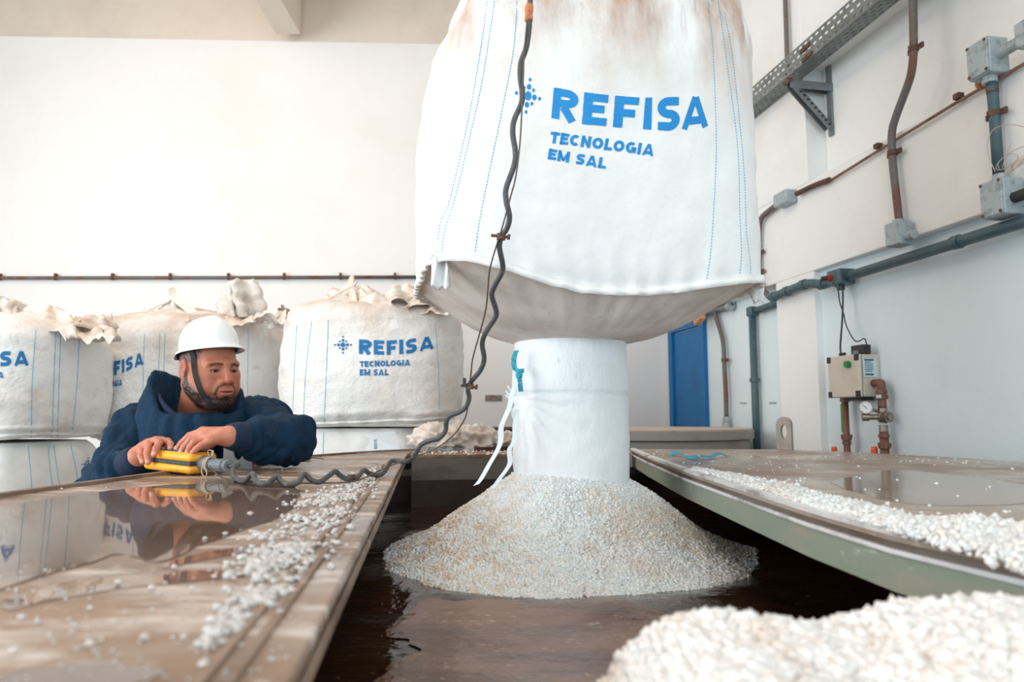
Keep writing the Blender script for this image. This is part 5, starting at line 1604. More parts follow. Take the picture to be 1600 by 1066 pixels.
# ================================================================== REMOTE, CABLE, TOOL
A0 = np.array([-1.050, 2.025, 1.3000]); A1 = np.array([-.862, 1.905, 1.2935])
RX = (A1 - A0); RL = np.linalg.norm(RX); RX /= RL
RY = np.cross((0, 0, 1.0), RX); RY /= np.linalg.norm(RY); RZ = np.cross(RX, RY)
RWd, RH = .085, .056
RC = (A0 + A1) / 2 + RY * RWd / 2 + RZ * RH / 2
rm = thing('remote_control', RC - RZ * RH / 2, 'yellow pendant remote control held on the left lid', 'remote control')
ax = (RX, RY, RZ)
MB().box(RC + RZ * (-RH / 2 + .0125), (RL, RWd, .025), ax).build('lower_shell', M['yellow'], rm, smooth=True, bevel=.0115)
MB().box(RC + RZ * (RH / 2 - .0125), (RL, RWd, .025), ax).build('upper_shell', M['yellow'], rm, smooth=True, bevel=.0115)
MB().box(RC, (RL * .992, RWd * .975, .012), ax).build('rubber_band', M['rubber'], rm, bevel=.003)
MB().box(RC + RZ * (RH / 2 + .0008), (RL * .74, RWd * .62, .004), ax).build('keypad', M['rubber'], rm, bevel=.001)
for i in range(4):
    for j in (-1, 1):
        c = RC + RZ * (RH / 2 + .003) + RX * (-.055 + .034 * i) + RY * (.014 * j)
        MB().tube([c, c + RZ * .004], .0075, 14).build('push_button', M['button'], rm)
q = MB(); q.box(RC - RZ * (RH / 2 + .001) + RX * RL * .38 - RY * .02, (.016, .014, .004), ax); q.build('rubber_foot', M['rubber'], rm)
g0 = RC + RX * (RL / 2); gdirn = (at(366, 729, 1.885) - g0); gdirn /= np.linalg.norm(gdirn)
gl = MB().tube([g0 - gdirn * .008, g0 + gdirn * .012, g0 + gdirn * .03, g0 + gdirn * .036, g0 + gdirn * .075, g0 + gdirn * .076, g0 + gdirn * .082, g0 + gdirn * .083, g0 + gdirn * .09, g0 + gdirn * .091, g0 + gdirn * .098], [.022, .020, .013, .0165, .0165, .0185, .0185, .0155, .0155, .0175, .016], 18).build('cable_gland', M['gland'], rm)
gl['label'] = 'dusty grey cable gland'
q = MB()
gc0 = g0 + gdirn * .02
for k in range(3):
    q.tube([gc0 + gdirn * .005 * k + (RZ * math.cos(a) + RY * math.sin(a)) * .019 for a in np.linspace(0, 2 * PI, 20)], .0018, 6)
q.tube(smooth_pts([gc0 + RZ * .018, gc0 + RZ * .034 - RX * .008, gc0 + RZ * .036 + RX * .008, gc0 + RZ * .022 + RX * .012, gc0 + RZ * .03 + RX * .016, gc0 + RZ * .038 + RX * .014], 5), .0016, 6)
q.tube(smooth_pts([gc0 - RY * .019, gc0 - RY * .023 - RZ * .02 + RX * .004, gc0 - RY * .022 - RZ * .032 + RX * .016, gc0 - RY * .022 - RZ * .022 + RX * .026, gc0 - RY * .021 - RZ * .006 + RX * .010], 5), .0017, 6)
q.build('tied_string', M['string'], rm, smooth=True)

ge = g0 + gdirn * .098
cpx = [(378, 726, 1.90), (372, 727, 1.88), (364, 734, 1.82), (366, 746, 1.74), (381, 752, 1.66), (392, 742.5, 1.64), (396, 741, 1.62), (400, 752, 1.60), (414, 757, 1.575), (428, 748, 1.60), (433.5, 744, 1.61), (439, 752, 1.60), (450, 757, 1.585), (464, 755, 1.59), (473, 744, 1.61), (477.5, 742, 1.62), (486, 750, 1.62), (499.5, 753, 1.62), (516, 742, 1.66), (524, 737, 1.68), (532.5, 744, 1.69), (543.5, 749, 1.70), (549, 747, 1.72), (560, 744, 1.76), (568, 735, 1.80), (576.5, 739.5, 1.82), (590, 743, 1.84), (601, 736.5, 1.89), (609.5, 722.5, 1.92), (618, 720, 1.93), (631.5, 721.6, 1.92), (642.5, 718.5, 1.90), (651, 706.5, 1.88), (659, 694.5, 1.87), (673, 688.6, 1.86), (686.5, 684.5, 1.84), (696, 673.5, 1.83), (697.5, 660, 1.82), (703, 650, 1.81), (717, 644.6, 1.80), (728, 636, 1.79), (733, 622, 1.78), (731, 608, 1.77), (736, 597, 1.76), (750.5, 579, 1.74), (756.5, 561, 1.72), (753.5, 537, 1.70), (759.5, 519, 1.68), (773, 498, 1.66), (775.4, 486, 1.65), (768.5, 462, 1.62), (773, 447, 1.60), (785, 424, 1.58), (784.5, 408, 1.56), (780.5, 387, 1.54), (783, 371, 1.53), (792.5, 356, 1.52), (796, 338, 1.51), (791, 314, 1.50), (791, 294, 1.50), (802.5, 261, 1.49), (805.5, 240, 1.49), (801, 207, 1.48), (804, 186, 1.48), (814.5, 162, 1.47), (816, 144, 1.47), (813, 120, 1.46), (814, 98, 1.46), (822, 75, 1.45), (826.5, 45, 1.45), (828, 10, 1.45), (829, -60, 1.45), (830, -260, 1.45)]
cb = thing('control_cable', at(631, 721, 1.92), 'thick grey wavy control cable hanging before the bag to the remote', 'cable')
cp = [np.array(at(*p)) for p in cpx]
for p in cp[:30]: p[2] = max(p[2], LZ + .0066)
cp = [ge - gdirn * .01, ge + gdirn * .012] + cp[1:]
MB().tube(smooth_pts(cp, 6), .0062, 12).build('cable_run', M['cable'], cb, smooth=True)
wpx = [(823.6, 33, 1.44), (819, 84, 1.445), (817.6, 120, 1.445), (815.5, 168, 1.455), (813, 216, 1.465), (808.6, 258, 1.475), (804, 285, 1.48), (799, 303, 1.485), (783.5, 360, 1.51), (776.6, 381, 1.53), (765.5, 420, 1.56), (762.5, 450, 1.59), (758.6, 486, 1.63), (747.5, 528, 1.68), (738.5, 561, 1.72), (735.5, 588, 1.745), (733, 605, 1.755), (734, 622, 1.765), (730.5, 639, 1.78), (725, 657, 1.80), (708.5, 680, 1.83), (681, 701, 1.86), (645, 715, 1.885), (615, 726, 1.89), (587.5, 738, 1.80), (554.5, 752, 1.66), (505, 755, 1.63), (450, 755, 1.63), (395, 753, 1.66), (356.5, 749, 1.72), (340, 742, 1.80), (328, 729, 1.88)]
wpt = [np.array(at(*p)) for p in wpx]
for p in wpt[22:]: p[2] = max(p[2], LZ + .0022)
MB().tube(smooth_pts(wpt, 5), .0018, 6).build('steel_rope', M['steelwire'], cb, smooth=True)
# ties, clamps and tape on the cable
for x, y, d in ((783, 370, 1.525), (734, 604, 1.762), (549, 746.5, 1.722)):
    c = at(x, y, d); c[2] = max(c[2], LZ + .01)
    q = MB(); q.tube([c + np.array([0, 0, .007]), c - np.array([0, 0, .007])], .0098, 12)
    q.tube([c + np.array([-.022, -.004, .002]), c + np.array([.018, -.004, -.002])], .0035, 8)
    q.tube([c + np.array([.014, -.004, -.001]), c + np.array([.020, -.004, -.002])], .0065, 8)
    q.build('cable_clamp', M['rust_clamp'], cb)
q = MB(); c = at(731, 598, 1.758); q.box(c + np.array([-.008, -.004, 0]), (.008, .008, .022)); q.build('cable_tie', M['black'], cb)
c = at(826.5, 21, 1.45)
q = MB(); q.tube([at(827.5, 8, 1.45), at(826.5, 15, 1.45), at(826.5, 22, 1.45), at(826, 33, 1.45)], [.0088, .0098, .0086, .0090], 12); q.ell(at(829.5, 27, 1.445), (.005, .004, .006), 8, 6); q.build('orange_tape', M['tape'], cb, smooth=True)
# screwdriver
s0, s1_, s2_ = onz(449, 716, LZ), onz(484, 719, LZ), onz(523, 724.5, LZ)
for p in (s0, s1_, s2_): p[2] = LZ + .010
dr_ = s1_ - s0; dr_ /= np.linalg.norm(dr_)
s0 = s1_ - dr_ * .115
sd = thing('screwdriver', s1_, 'screwdriver with dark handle lying on the far left lid', 'screwdriver')
MB().tube([s0, s0 + dr_ * .008, s0 + dr_ * .05, s0 + dr_ * .08, s1_ - dr_ * .012, s1_], [.008, .0125, .0115, .009, .011, .007], 14).build('handle', M['handle'], sd, smooth=True)
e = s1_ + dr_ * .10; e[2] = LZ + .006
MB().tube([s1_ - dr_ * .01, s1_ + dr_ * .085, e], [.003, .003, .0022], 8).build('blade', M['steel'], sd, smooth=True)

# ================================================================== THE MAN
man = thing('person', (-1.13, 2.62, 0), 'man in white hard hat and navy hooded jacket working the yellow remote', 'person')
HC = at(327, 578, 2.30)
psi = math.radians(55); pit = math.radians(5); rol = math.radians(-2)
f0 = np.array([math.sin(psi), -math.cos(psi), 0]); u0 = np.array([0, 0, 1.0])
hf = f0 * math.cos(pit) - u0 * math.sin(pit)
hu = u0 * math.cos(pit) + f0 * math.sin(pit)
hr = np.cross(hf, hu)
hr, hu = hr * math.cos(rol) + hu * math.sin(rol), hu * math.cos(rol) - hr * math.sin(rol)
HR = np.stack([hr, hf, hu])            # rows: local axes in world
HS = 1.03
def h2w(p): return HC + (np.array(p, float) * HS) @ HR
def w2h(p): return ((np.array(p, float) - HC) @ HR.T) / HS
SHR = at(214, 672, 2.46); SHL = at(408, 656, 2.46)
NKB = np.array([-1.075, 2.42, 1.43])
ELR = at(158, 766, 2.22); WRR = at(214, 715, 2.06)
ELL = at(455, 690, 2.20); WRL = at(360, 682, 1.975)
nkl = w2h(NKB)
def head_f(X):
    A = np.abs(X[..., 0]); Xs = np.stack([A, X[..., 1], X[..., 2]], -1)
    d = s_ell(Xs, (0, -.012, .036), (.077, .097, .086))
    d = smin(d, s_ell(Xs, (0, .022, -.030), (.066, .070, .080)), .03)
    d = smin(d, s_cap(Xs, (.060, -.005, -.045), (.026, .060, -.098), .024, .022), .03)
    d = smin(d, s_cap(Xs, (.042, .045, -.030), (.040, .056, -.048), .030, .028), .03)
    d = smin(d, s_ell(Xs, (0, .066, -.098), (.032, .026, .022)), .02)
    d = smin(d, s_cap(Xs, (.0, .086, .024), (.046, .070, .022), .013, .012), .012)     # brow
    d = smin(d, s_cap(Xs, (.040, .060, -.012), (.056, .045, -.010), .016), .02)         # cheek bone
    # nose
    d = smin(d, s_cap(X, (0, .088, .016), (0, .108, -.024), .0085, .0125), .012)
    d = smin(d, s_ell(X, (0, .111, -.028), (.0125, .0115, .0105)), .006)
    d = smin(d, s_ell(Xs, (.0155, .098, -.031), (.0095, .0115, .0085)), .007)
    d = smax(d, -s_ell(Xs, (.008, .104, -.041), (.0042, .006, .004)), .003)
    # eye sockets and lids
    d = smax(d, -s_ell(Xs, (.032, .098, .004), (.0175, .016, .0105)), .012)
    lid_ = np.sqrt(((Xs - np.array((.032, .0705, .003))) ** 2).sum(-1)) - .0148
    d = smin(d, lid_, .004)
    d = smax(d, -s_ell(Xs, (.032, .088, -.0008), (.0126, .012, .0031)), .0015)
    # mouth
    d = smin(d, s_ell(X, (0, .088, -.058), (.034, .016, .024)), .014)
    d = smin(d, s_ell(X, (0, .1015, -.0585), (.0225, .0075, .0055)), .004)
    d = smin(d, s_ell(X, (0, .0995, -.0700), (.0195, .0078, .0068)), .004)
    d = smax(d, -s_ell(X, (0, .110, -.0640), (.0250, .0120, .0013)), .002)
    # ears
    e = s_ell(Xs, (.080, -.012, .000), (.0085, .019, .033))
    e = smin(e, s_ell(Xs, (.078, -.006, -.026), (.0075, .010, .012)), .006)
    e = smax(e, -s_ell(Xs, (.090, -.007, .002), (.008, .010, .020)), .004)
    d = smin(d, e, .005)
    # neck
    d = smin(d, s_cap(X, (0, -.030, -.055), nkl, .060, .066), .03)
    return d
V, Fq = nets(head_f, (-.105, -.16, -.28), (.105, .135, .128), .0024)
keepz = V[:, 2]
# beard relief
def beard_mask(P):
    x, y, z = np.abs(P[:, 0]), P[:, 1], P[:, 2]
    zb_ = np.interp(y, [-.02, .0, .015, .03, .06, .085, .11], [.020, .012, -.030, -.050, -.068, -.078, -.082])
    m1 = np.clip((zb_ - z) / .010 + .5, 0, 1) * np.clip((y + .006 - (z + .06) * .15) / .012 + .2, 0, 1) * np.clip((z + .128) / .012, 0, 1)
    e = np.sqrt((x / .036) ** 2 + ((z + .064) / .029) ** 2)
    m2 = np.clip((1.08 - e) / .16, 0, 1) * np.clip((e - .76) / .16, 0, 1) * (y > .06) * .8
    m2 = np.maximum(m2, np.clip(1.2 - np.sqrt((x / .011) ** 2 + ((z + .083) / .010) ** 2), 0, .5) * 1.6 * (y > .07))
    m2 = np.maximum(m2, .30 * np.clip((zb_ + .018 - z) / .012, 0, 1) * np.clip((y + .006) / .012, 0, 1) * np.clip((z + .128) / .012, 0, 1) * (e > 1))
    m2 *= np.where((z > -.058) & (x < .012), .55, 1) * np.clip((-.036 - z) / .006, 0, 1)
    return np.maximum(m1, m2)
bm_ = beard_mask(V)
nzv = np.array([noise.noise(Vector(p * 140)) for p in V])
nzl = np.array([noise.noise(Vector(p * 22)) for p in V])
bm_ = np.clip(bm_ * (1.05 + .5 * nzv), 0, 1)
sk = np.array(srgb(186, 118, 90)[:3]); skr = np.array(srgb(176, 94, 72)[:3]); hairc = np.array(srgb(40, 28, 25)[:3]); fade = np.array(srgb(84, 62, 54)[:3]); lipc = np.array(srgb(178, 104, 92)[:3])
C = np.tile(sk, (len(V), 1))
x, y, z = V.T; ax_ = np.abs(x)
def blend(C, c, m): return C * (1 - m[:, None]) + c * m[:, None]
C = blend(C, skr, np.clip(.35 + .6 * nzl, 0, 1) * .55)
C = blend(C, skr, np.clip(1 - np.sqrt(((ax_ - .045) / .025) ** 2 + ((z + .03) / .025) ** 2), 0, 1) * (y > 0) * .5)
C = blend(C, skr, np.clip(1 - np.sqrt((x / .02) ** 2 + ((z + .028) / .018) ** 2), 0, 1) * (y > .09) * .6)
C = blend(C, skr * .9, (ax_ > .0815) * .5 * (np.abs(z) < .05))
lm = np.maximum(np.clip(1.15 - np.sqrt((x / .0225) ** 2 + ((z + .0585) / .0050) ** 2), 0, .25) * 4, np.clip(1.15 - np.sqrt((x / .020) ** 2 + ((z + .0700) / .0062) ** 2), 0, .25) * 4) * (y > .075)
C = blend(C, hairc, np.clip(bm_ * 1.1, 0, .96))
C = blend(C, lipc, lm * .9)
C = blend(C, hairc * .8, np.clip(1 - np.abs(z + .064) / .0016, 0, 1) * (ax_ < .021) * (y > .085) * .8)
bz = .0205 + .006 * np.sin(np.clip(ax_ / .052, 0, 1) * PI) - .004
brow = np.clip(1.3 - np.abs(z - bz) / .0046, 0, 1) * np.clip((ax_ - .012) / .004, 0, 1) * np.clip((.052 - ax_) / .006, 0, 1) * (y > .045)
C = blend(C, hairc, np.clip(brow * (1 + .5 * nzv), 0, 1) * .92)
hm_ = np.clip((z - .014 + np.clip(.02 - y, -.05, 0) * 0) / .012, 0, 1) * np.clip((.040 - y) / .016, 0, 1)
hm_ = np.maximum(hm_, np.clip((-.028 - y) / .012, 0, 1) * np.clip((z + .055) / .02, 0, 1))
hm_ = np.maximum(hm_, np.clip((z - .012) / .03, 0, 1) * np.clip((.052 - y) / .01, 0, 1))
hm_ *= ~((ax_ > .0795) & (np.abs(z) < .036) & (y > -.034) & (y < .01))
top_ = np.clip((z - .02) / .06, 0, 1)
C = blend(C, fade * (1 - .35 * top_[:, None]), np.clip(hm_ * (.92 + .3 * nzv), 0, 1))
# eye rims
rim_ = np.clip(1.25 - np.sqrt(((ax_ - .032) / .0150) ** 2 + ((z - .0012) / .0052) ** 2), 0, .3) * 3.2 * (y > .06)
C = blend(C, hairc, np.clip(rim_, 0, 1) * .75)
n_ = len(V)
bv_m = MB()
disp = (bm_ * .0022 * (.6 + .8 * (nzv + .5)))
d_ = V - np.array([0, .01, -.03]); d_ /= np.linalg.norm(d_, axis=1)[:, None]
V = V + d_ * disp[:, None]
VW = HC + (V * HS) @ HR
parts_V = [VW]; parts_F = [Fq]; parts_C = [np.c_[C, np.ones(len(C))]]

# hands (joint chains measured in the photograph, each finger its own tapering chain)
def hand_f(chains, palm, k=.006):
    def f(X):
        d = None
        for a, b, ra, rb in palm:
            e = s_cap(X, a, b, ra, rb)
            d = e if d is None else smin(d, e, .014)
        for ch in chains:
            df = None
            for (a, ra), (b, rb) in zip(ch[:-1], ch[1:]):
                e = s_cap(X, a, b, ra, rb)
                df = e if df is None else smin(df, e, .003)
            d = smin(d, df, k) if True else d
        return d
    return f
def hand(chains, palm):
    allp = np.array([p for ch in chains for p, r in ch] + [p for a, b, _, _ in palm for p in (a, b)])
    lo = allp.min(0) - .04; hi = allp.max(0) + .04
    V, Fq = nets(hand_f(chains, palm), lo, hi, .0021)
    C = np.tile(np.array(srgb(204, 134, 108)[:3]), (len(V), 1))
    nn = np.array([noise.noise(Vector(p * 60)) for p in V])
    C = blend(C, np.array(srgb(186, 104, 84)[:3]), np.clip(.3 + nn, 0, 1) * .6)
    for ch in chains:                   # knuckles redder, nails paler
        for p, r in ch[1:-1]:
            C = blend(C, np.array(srgb(182, 98, 80)[:3]), np.clip(1 - np.linalg.norm(V - p, axis=1) / (r * 1.5), 0, 1) * .55)
        tip, rt_ = ch[-1]; pre = ch[-2][0]
        td = np.array(tip) - np.array(pre); td /= np.linalg.norm(td)
        nail_n = np.array([0, -.75, .65]); nail_n = nail_n - td * (nail_n @ td); nail_n /= np.linalg.norm(nail_n)
        nc = np.array(tip) + nail_n * rt_ * .9 + td * .001
        C = blend(C, np.array(srgb(226, 172, 152)[:3]), np.clip(1.6 - np.linalg.norm(V - nc, axis=1) / (rt_ * .6), 0, 1) * .8)
    parts_V.append(V); parts_F.append(Fq); parts_C.append(np.c_[C, np.ones(len(C))])
def ch(*pts): return [(np.array(at(a, b, c)), r) for a, b, c, r in pts]
# his right hand wrapped over the left end of the remote
R_ = [ch((222, 700, 2.075, .0105), (220.5, 704, 2.03, .0100), (220, 713, 2.012, .0092), (223, 722, 2.005, .0080)),
      ch((231, 694, 2.075, .0110), (231.5, 697, 2.015, .0105), (230, 709, 1.990, .0098), (231.5, 722, 1.985, .0085)),
      ch((243, 690, 2.075, .0110), (249, 691, 2.005, .0105), (244, 701, 1.978, .0098), (241, 710, 1.970, .0088)),
      ch((254, 690, 2.080, .0108), (262, 690, 2.030, .0105), (266.5, 695, 2.010, .0095), (266, 702, 2.000, .0085)),
      ch((236, 702, 2.095, .0125), (256, 703, 2.090, .0115), (270, 703, 2.075, .0100), (279, 703, 2.060, .0085))]
pR = [(WRR, R_[0][0][0], .024, .014), (WRR, R_[1][0][0], .024, .015), (WRR, R_[2][0][0], .024, .015), (WRR, R_[3][0][0], .022, .014), (WRR + (WRR - ELR) * -.35, WRR, .029, .024)]
hand(R_, pR)
# his left hand pressing the keys
L_ = [ch((317, 674, 1.985, .0105), (296, 681, 1.990, .0098), (284, 692, 1.990, .0088), (276, 701, 1.985, .0075)),
      ch((319, 677, 1.965, .0110), (299, 686, 1.965, .0102), (288, 698, 1.962, .0092), (283, 706, 1.958, .0078)),
      ch((323, 682, 1.945, .0108), (304, 690, 1.940, .0100), (297, 699, 1.938, .0090), (293, 707, 1.938, .0076)),
      ch((330, 687, 1.930, .0100), (314, 696, 1.920, .0092), (306, 702, 1.920, .0082), (301, 707, 1.922, .0070)),
      ch((338, 688, 1.985, .0130), (324, 697, 2.000, .0115), (312, 703, 2.000, .0100), (304, 706, 1.995, .0082))]
pL = [(WRL, L_[0][0][0], .023, .0135), (WRL, L_[1][0][0], .023, .0145), (WRL, L_[2][0][0], .023, .0145), (WRL, L_[3][0][0], .021, .0135), (WRL + (ELL - WRL) * .35, WRL, .029, .0235)]
hand(L_, pL)
# body core under the clothes (coarser)
HIP = np.array([-1.13, 2.70, .90])
KN = [np.array([-1.24, 2.66, .49]), np.array([-1.02, 2.70, .49])]
AN = [np.array([-1.26, 2.74, .09]), np.array([-1.02, 2.78, .09])]
HJ = [HIP + np.array([-.10, 0, -.02]), HIP + np.array([.10, 0, -.02])]
CH = (SHR + SHL) / 2 + np.array([0, .01, -.15])
def core_f(X):
    d = s_cap(X, HIP, CH, .11, .12)
    d = smin(d, s_cap(X, SHR + np.array([.04, 0, -.02]), SHL + np.array([-.04, 0, -.02]), .06), .06)
    d = smin(d, s_cap(X, NKB + np.array([0, .02, -.06]), NKB + np.array([.02, -.02, .04]), .062, .058), .04)
    for s_, e_, w_ in ((SHR, ELR, WRR), (SHL, ELL, WRL)):
        d = smin(d, s_cap(X, s_, e_, .050, .040), .03)
        d = smin(d, s_cap(X, e_, w_, .040, .026), .02)
    for hj, kn, an in zip(HJ, KN, AN):
        d = smin(d, s_cap(X, hj, kn, .078, .052), .03)
        d = smin(d, s_cap(X, kn, an, .050, .036), .02)
    return d
V, Fq = nets(core_f, (-1.48, 1.86, .02), (-.55, 2.92, 1.58), .016)
parts_V.append(V); parts_F.append(Fq); parts_C.append(np.tile(np.array(srgb(198, 132, 104)), (len(V), 1)))
off = 0; FF = []
for v, f in zip(parts_V, parts_F): FF.append(f + off); off += len(v)
bd = fast('body', np.concatenate(parts_V), np.concatenate(FF), M['skin'], man, smooth=True)
set_col(bd, np.concatenate(parts_C))
hb_me = fast('tmp_head', VW, Fq if False else parts_F[0], M['skin'], man)
bvh_head = bvh_of(hb_me)
bpy.data.objects.remove(hb_me)
# eyes
for sx in (1, -1):
    c = h2w((sx * .032, .0705, .003))
    q = MB(); q.ell((0, 0, 0), (.0138 * HS,) * 3, 28, 20)
    gz = hf * .86 - hu * .22 + hr * (-.10); gz /= np.linalg.norm(gz)
    vv = np.array(q.v); cs = (vv / np.linalg.norm(vv, axis=1)[:, None]) @ gz
    Ce = np.tile(np.array(srgb(186, 174, 166)), (len(vv), 1))
    Ce[cs > .84] = srgb(52, 34, 26); Ce[cs > .965] = srgb(10, 8, 8)
    q.v = [tuple(v + c) for v in vv]
    e = q.build('eye', M['eye'], man, smooth=True); set_col(e, Ce)
# hard hat
hat_t = math.radians(13)
def hat(p):
    x, y, z = p
    y2 = y * math.cos(hat_t) - z * math.sin(hat_t); z2 = z * math.cos(hat_t) + y * math.sin(hat_t)
    return h2w((x, y2 - .010, z2 + .070))
nb, na_ = 26, 96
PH = np.zeros((nb + 5, na_, 3))
for i in range(na_):
    a = 2 * PI * i / na_
    ca, sa = math.cos(a), math.sin(a)
    front = max(0, sa)
    for j in range(nb):
        b = (PI / 2) * j / (nb - 1)
        r = math.sin(b) ** .92; zz_ = math.cos(b) ** .86
        x_, y_ = .083 * r * ca, .102 * r * sa
        rid = .0035 * math.exp(-(x_ / .012) ** 2) * min(1, b * 2) * (1 - b / (PI / 2)) * 2.0
        PH[j, i] = hat((x_, y_, .098 * zz_ + rid))
    br_ = .010 + .015 * front ** 2
    for k, (dr_, dz_) in enumerate(((.003, -.005), (.45, -.0085), (.8, -.012), (1.0, -.0155), (.96, -.0185))):
        kx = .083 + .002 + br_ * dr_; ky = .102 + .002 + br_ * dr_
        PH[nb + k, i] = hat((kx * ca, ky * sa, dz_ - .006 * front * dr_))
hh = MB().grid(PH, True).build('hard_hat', M['helmet'], man, smooth=True, solid=.0025)
hh['label'] = 'white hard hat'
q = MB()   # inner head band and suspension
q.ribbon([hat((.079 * math.cos(a), .097 * math.sin(a), -.006)) for a in np.linspace(0, 2 * PI, 49)], .026, [hu] * 49, .002)
q.build('head_band', M['strap'], hh)
q = MB(); q.box(hat((.066, -.072, -.020)), (.010, .016, .018), (hr, hf, hu)); q.box(hat((0, -.102, -.024)), (.05, .010, .022), (hr, hf, hu)); q.build('band_adjuster', M['strap'], hh)
# logo-less moulded slot at the side of the shell
q = MB(); q.box(hat((.084, .005, .006)), (.005, .028, .011), (hr, hf, hu)); q.build('side_slot', M['helmet'], hh, bevel=.002)
stx = [(302, 545), (303, 556), (304, 568), (305.5, 580), (308, 592), (312, 604), (316.5, 614), (322, 622), (328, 630), (335, 637)]
sp_ = []
for x_, y_ in stx:
    p = cast(bvh_head, x_, y_, .0045)
    if p is None: p = at(x_, y_, 2.24)
    sp_.append(p)
sp_[0] = hat((.080, .018, -.004))
MB().ribbon(smooth_pts(sp_, 4), .0165, [np.array([.95, -.1, .28 * (k / 36)]) for k in range(4 * (len(sp_) - 1) + 1)], .0012).build('chin_strap', M['strap'], hh)
# jacket
def jacket_f(X):
    d = s_ell(X, CH + np.array([0, .0, -.02]), (.215, .150, .27))
    d = smin(d, s_ell(X, (-1.13, 2.68, 1.02), (.205, .155, .26)), .08)
    d = smin(d, s_cap(X, SHR + np.array([.03, 0, -.01]), NKB + np.array([-.02, .02, -.005]), .085, .080), .05)
    d = smin(d, s_cap(X, SHL + np.array([-.03, 0, -.005]), NKB + np.array([.02, .02, -.005]), .085, .080), .05)
    def arm(s_, e_, w_, r0, r1, r2, sd):
        m1 = s_ + (e_ - s_) * .5 + np.array([0, 0, -.008])
        a = s_cap(X, s_, m1, r0, r1)
        a = smin(a, s_cap(X, m1, e_, r1, r1), .02)
        m2 = e_ + (w_ - e_) * .55
        b = s_cap(X, e_, m2, r1, (r1 + r2) / 2 + .006)
        b = smin(b, s_cap(X, m2, e_ + (w_ - e_) * .72, (r1 + r2) / 2 + .006, r2), .015)
        return smin(a, b, .022)
    d = smin(d, arm(SHR, ELR, WRR, .084, .070, .046, 1), .035)
    d = smin(d, arm(SHL, ELL, WRL, .088, .072, .047, 2), .030)
    d = smax(d, .80 - X[..., 2], .01)
    return d
V, Fq = nets(jacket_f, (-1.52, 1.88, .76), (-.50, 2.92, 1.60), .0085)
# cloth folds: along the normals
b2 = bmesh.new()
me_t = bpy.data.meshes.new('t'); me_t.from_pydata(V.tolist(), [], Fq.tolist()); me_t.update()
NRM = np.zeros(len(V) * 3, np.float32); me_t.vertices.foreach_get('normal', NRM); NRM = NRM.reshape(-1, 3)
b2.free(); bpy.data.meshes.remove(me_t)
def seg_u(p, a, b): 
    d = b - a; return ((p - a) @ d) / (d @ d)
dsp = np.zeros(len(V))
for i, p in enumerate(V):
    w = .011 * noise.noise(Vector(p * 7)) + .009 * noise.noise(Vector((p[0] * 16, p[1] * 16, p[2] * 7)))
    w += .020 * (abs(noise.noise(Vector((p[0] * 26 + p[2] * 10, p[1] * 26, p[2] * 14)))) - .25)
    for s_, e_, wr_ in ((SHR, ELR, WRR), (SHL, ELL, WRL)):
        de = np.linalg.norm(p - e_)
        if de < .16: w += .009 * math.sin(seg_u(p, e_, s_) * 22 + 5 * noise.noise(Vector(p * 9))) * (1 - de / .16)
        u = seg_u(p, e_, wr_)
        if .55 < u < 1.05 and np.linalg.norm(p - wr_) < .15: w += .004 * math.sin(u * 55 + 4 * noise.noise(Vector(p * 12)))
    dsp[i] = w
V = V + NRM * dsp[:, None]
jk = fast('jacket', V, Fq, M['jacket'], man, smooth=True); jk['label'] = 'navy hooded work jacket'
bvj = bvh_of(jk)
# cuffs
for e_, w_ in ((ELR, WRR), (ELL, WRL)):
    d = (w_ - e_) / np.linalg.norm(w_ - e_)
    q = MB(); ps = [e_ + (w_ - e_) * .80, w_ - d * .030, w_ - d * .008, w_ + d * .006, w_ + d * .010, w_ + d * .006, w_ - d * .02]
    q.tube(ps, [.043, .043, .0385, .035, .033, .0295, .028], 28, cap=False); q.build('knit_cuff', M['cuff'], jk, smooth=True)
# hood lying round the neck
hc = np.array([-1.040, 2.335, 0])
NA = 96
prof_n = 16
PHd = np.zeros((prof_n, NA, 3))
af = math.radians(-62)
for i in range(NA):
    a = 2 * PI * i / NA
    dd = abs((a - af + PI) % (2 * PI) - PI)
    op = min(1, max(0, (dd - .85) / 1.05)); op = op * op * (3 - 2 * op)
    right_ = max(0, -math.cos(a))
    zt = 1.455 + op * (.092 + .048 * right_) + .010 * nz((math.cos(a) * 2, math.sin(a) * 2, 0), 1.5, 4)
    zb = 1.395
    fold = .016 * nz((math.cos(a) * 3, math.sin(a) * 3, 2), 1.4, 6) + .006 * nz((math.cos(a) * 9, math.sin(a) * 9, 2), 1.4, 8)
    prof = [(.160, zb - .03), (.164, zb), (.160 + .022 * op, zb + .3 * (zt - zb)), (.158 + .014 * op, zb + .6 * (zt - zb)), (.150, zb + .85 * (zt - zb)), (.145, zt - .004), (.137, zt + .003), (.129, zt - .004), (.124, zt - .018), (.106, zb + .65 * (zt - zb)), (.104, zb + .5 * (zt - zb)), (.100, zb + .4 * (zt - zb)), (.090, zb + .3 * (zt - zb)), (.078, zb + .15 * (zt - zb)), (.068, zb), (.05, zb - .03)]
    for j, (r_, z_) in enumerate(prof):
        r_ = r_ + fold * (1 if j < 10 else .2) + .004 * nz((math.cos(a) * 5, math.sin(a) * 5, j * .5), 1.6)
        PHd[j, i] = (hc[0] + r_ * .98 * math.cos(a), hc[1] + r_ * .92 * math.sin(a), z_)
hd = MB().grid(PHd, True).build('hood', M['jacket'], jk, smooth=True)
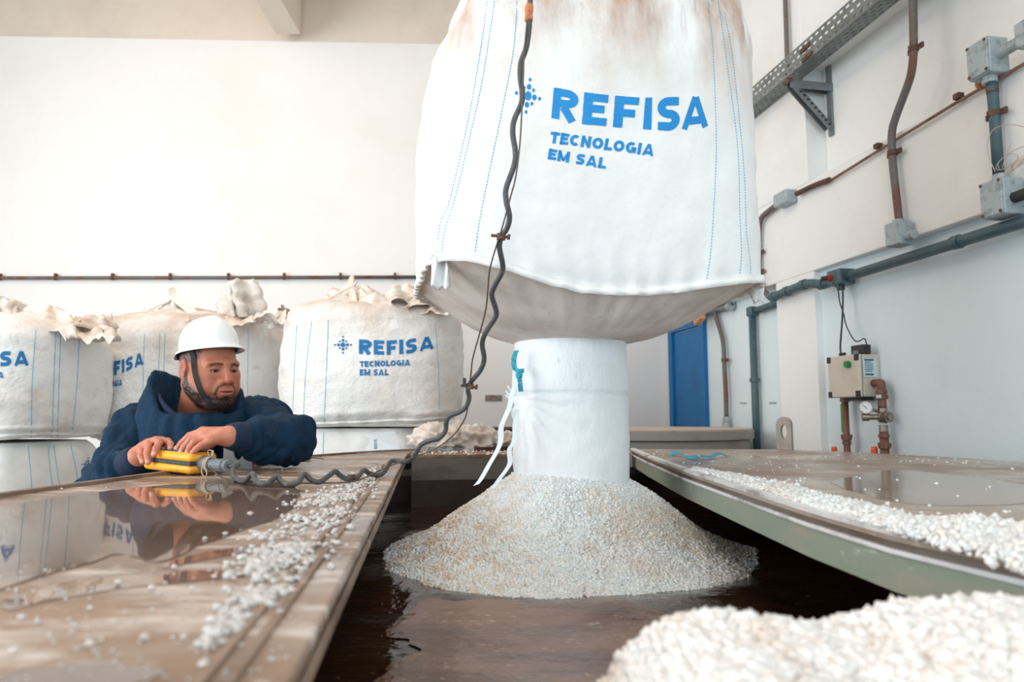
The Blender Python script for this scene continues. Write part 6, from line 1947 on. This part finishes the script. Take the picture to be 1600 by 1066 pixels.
# inner hood fold, standing behind the ear
for k, (r0, dz_, a0, a1) in enumerate(((.088, -.035, 95, 265),)):
    G = np.zeros((8, 40, 3))
    for i in range(40):
        a = math.radians(a0 + (a1 - a0) * i / 39)
        e = math.sin(PI * i / 39)
        for j in range(8):
            t = j / 7
            G[j, i] = (hc[0] + (r0 + .022 * t) * math.cos(a), hc[1] + (r0 + .022 * t) * math.sin(a), 1.40 + t * (.055 + .075 * e))
    MB().grid(G).build('hood_fold', M['jacket_in'], hd, smooth=True, solid=.010)
# placket, drawcord and press studs
pk = [cast(bvj, x_, y_, .004) for x_, y_ in ((318, 650), (317, 662), (316, 676), (315, 690), (314, 704), (313, 720))]
pk = [p for p in pk if p is not None]
if len(pk) > 2: MB().ribbon(smooth_pts(pk, 4), .045, (1, -.05, .03), .004).build('front_placket', M['jacket'], jk, smooth=True)
for x_, y_ in ((287, 642), (331, 636)):
    p = cast(bvj, x_, y_ + 8, .006)
    if p is not None: MB().tube([p, p + np.array([0, -.004, 0])], .0035, 10).build('press_stud', M['steel'], jk)
# trousers and boots
def leg_f(X):
    d = s_cap(X, HIP + np.array([-.05, 0, 0]), HIP + np.array([.05, 0, 0]), .135)
    for hj, kn, an in zip(HJ, KN, AN):
        d = smin(d, s_cap(X, hj, kn, .100, .075), .04)
        d = smin(d, s_cap(X, kn, an + np.array([0, 0, .02]), .074, .064), .03)
    return smax(d, .075 - X[..., 2], .008)
V, Fq = nets(leg_f, (-1.42, 2.46, .04), (-.84, 2.92, 1.08), .013)
fast('trousers', V, Fq, M['trousers'], man, smooth=True)
for an in AN:
    def boot_f(X, an=an):
        d = s_cap(X, an + np.array([0, .02, .07]), an + np.array([0, .02, -.02]), .052)
        d = smin(d, s_cap(X, an + np.array([0, .03, -.045]), an + np.array([0, -.16, -.050]), .042, .036), .03)
        return smax(d, .002 - X[..., 2], .004)
    V, Fq = nets(boot_f, an + np.array([-.09, -.25, -.12]), an + np.array([.09, .13, .14]), .008)
    fast('boot', V, Fq, M['boot'], man, smooth=True)
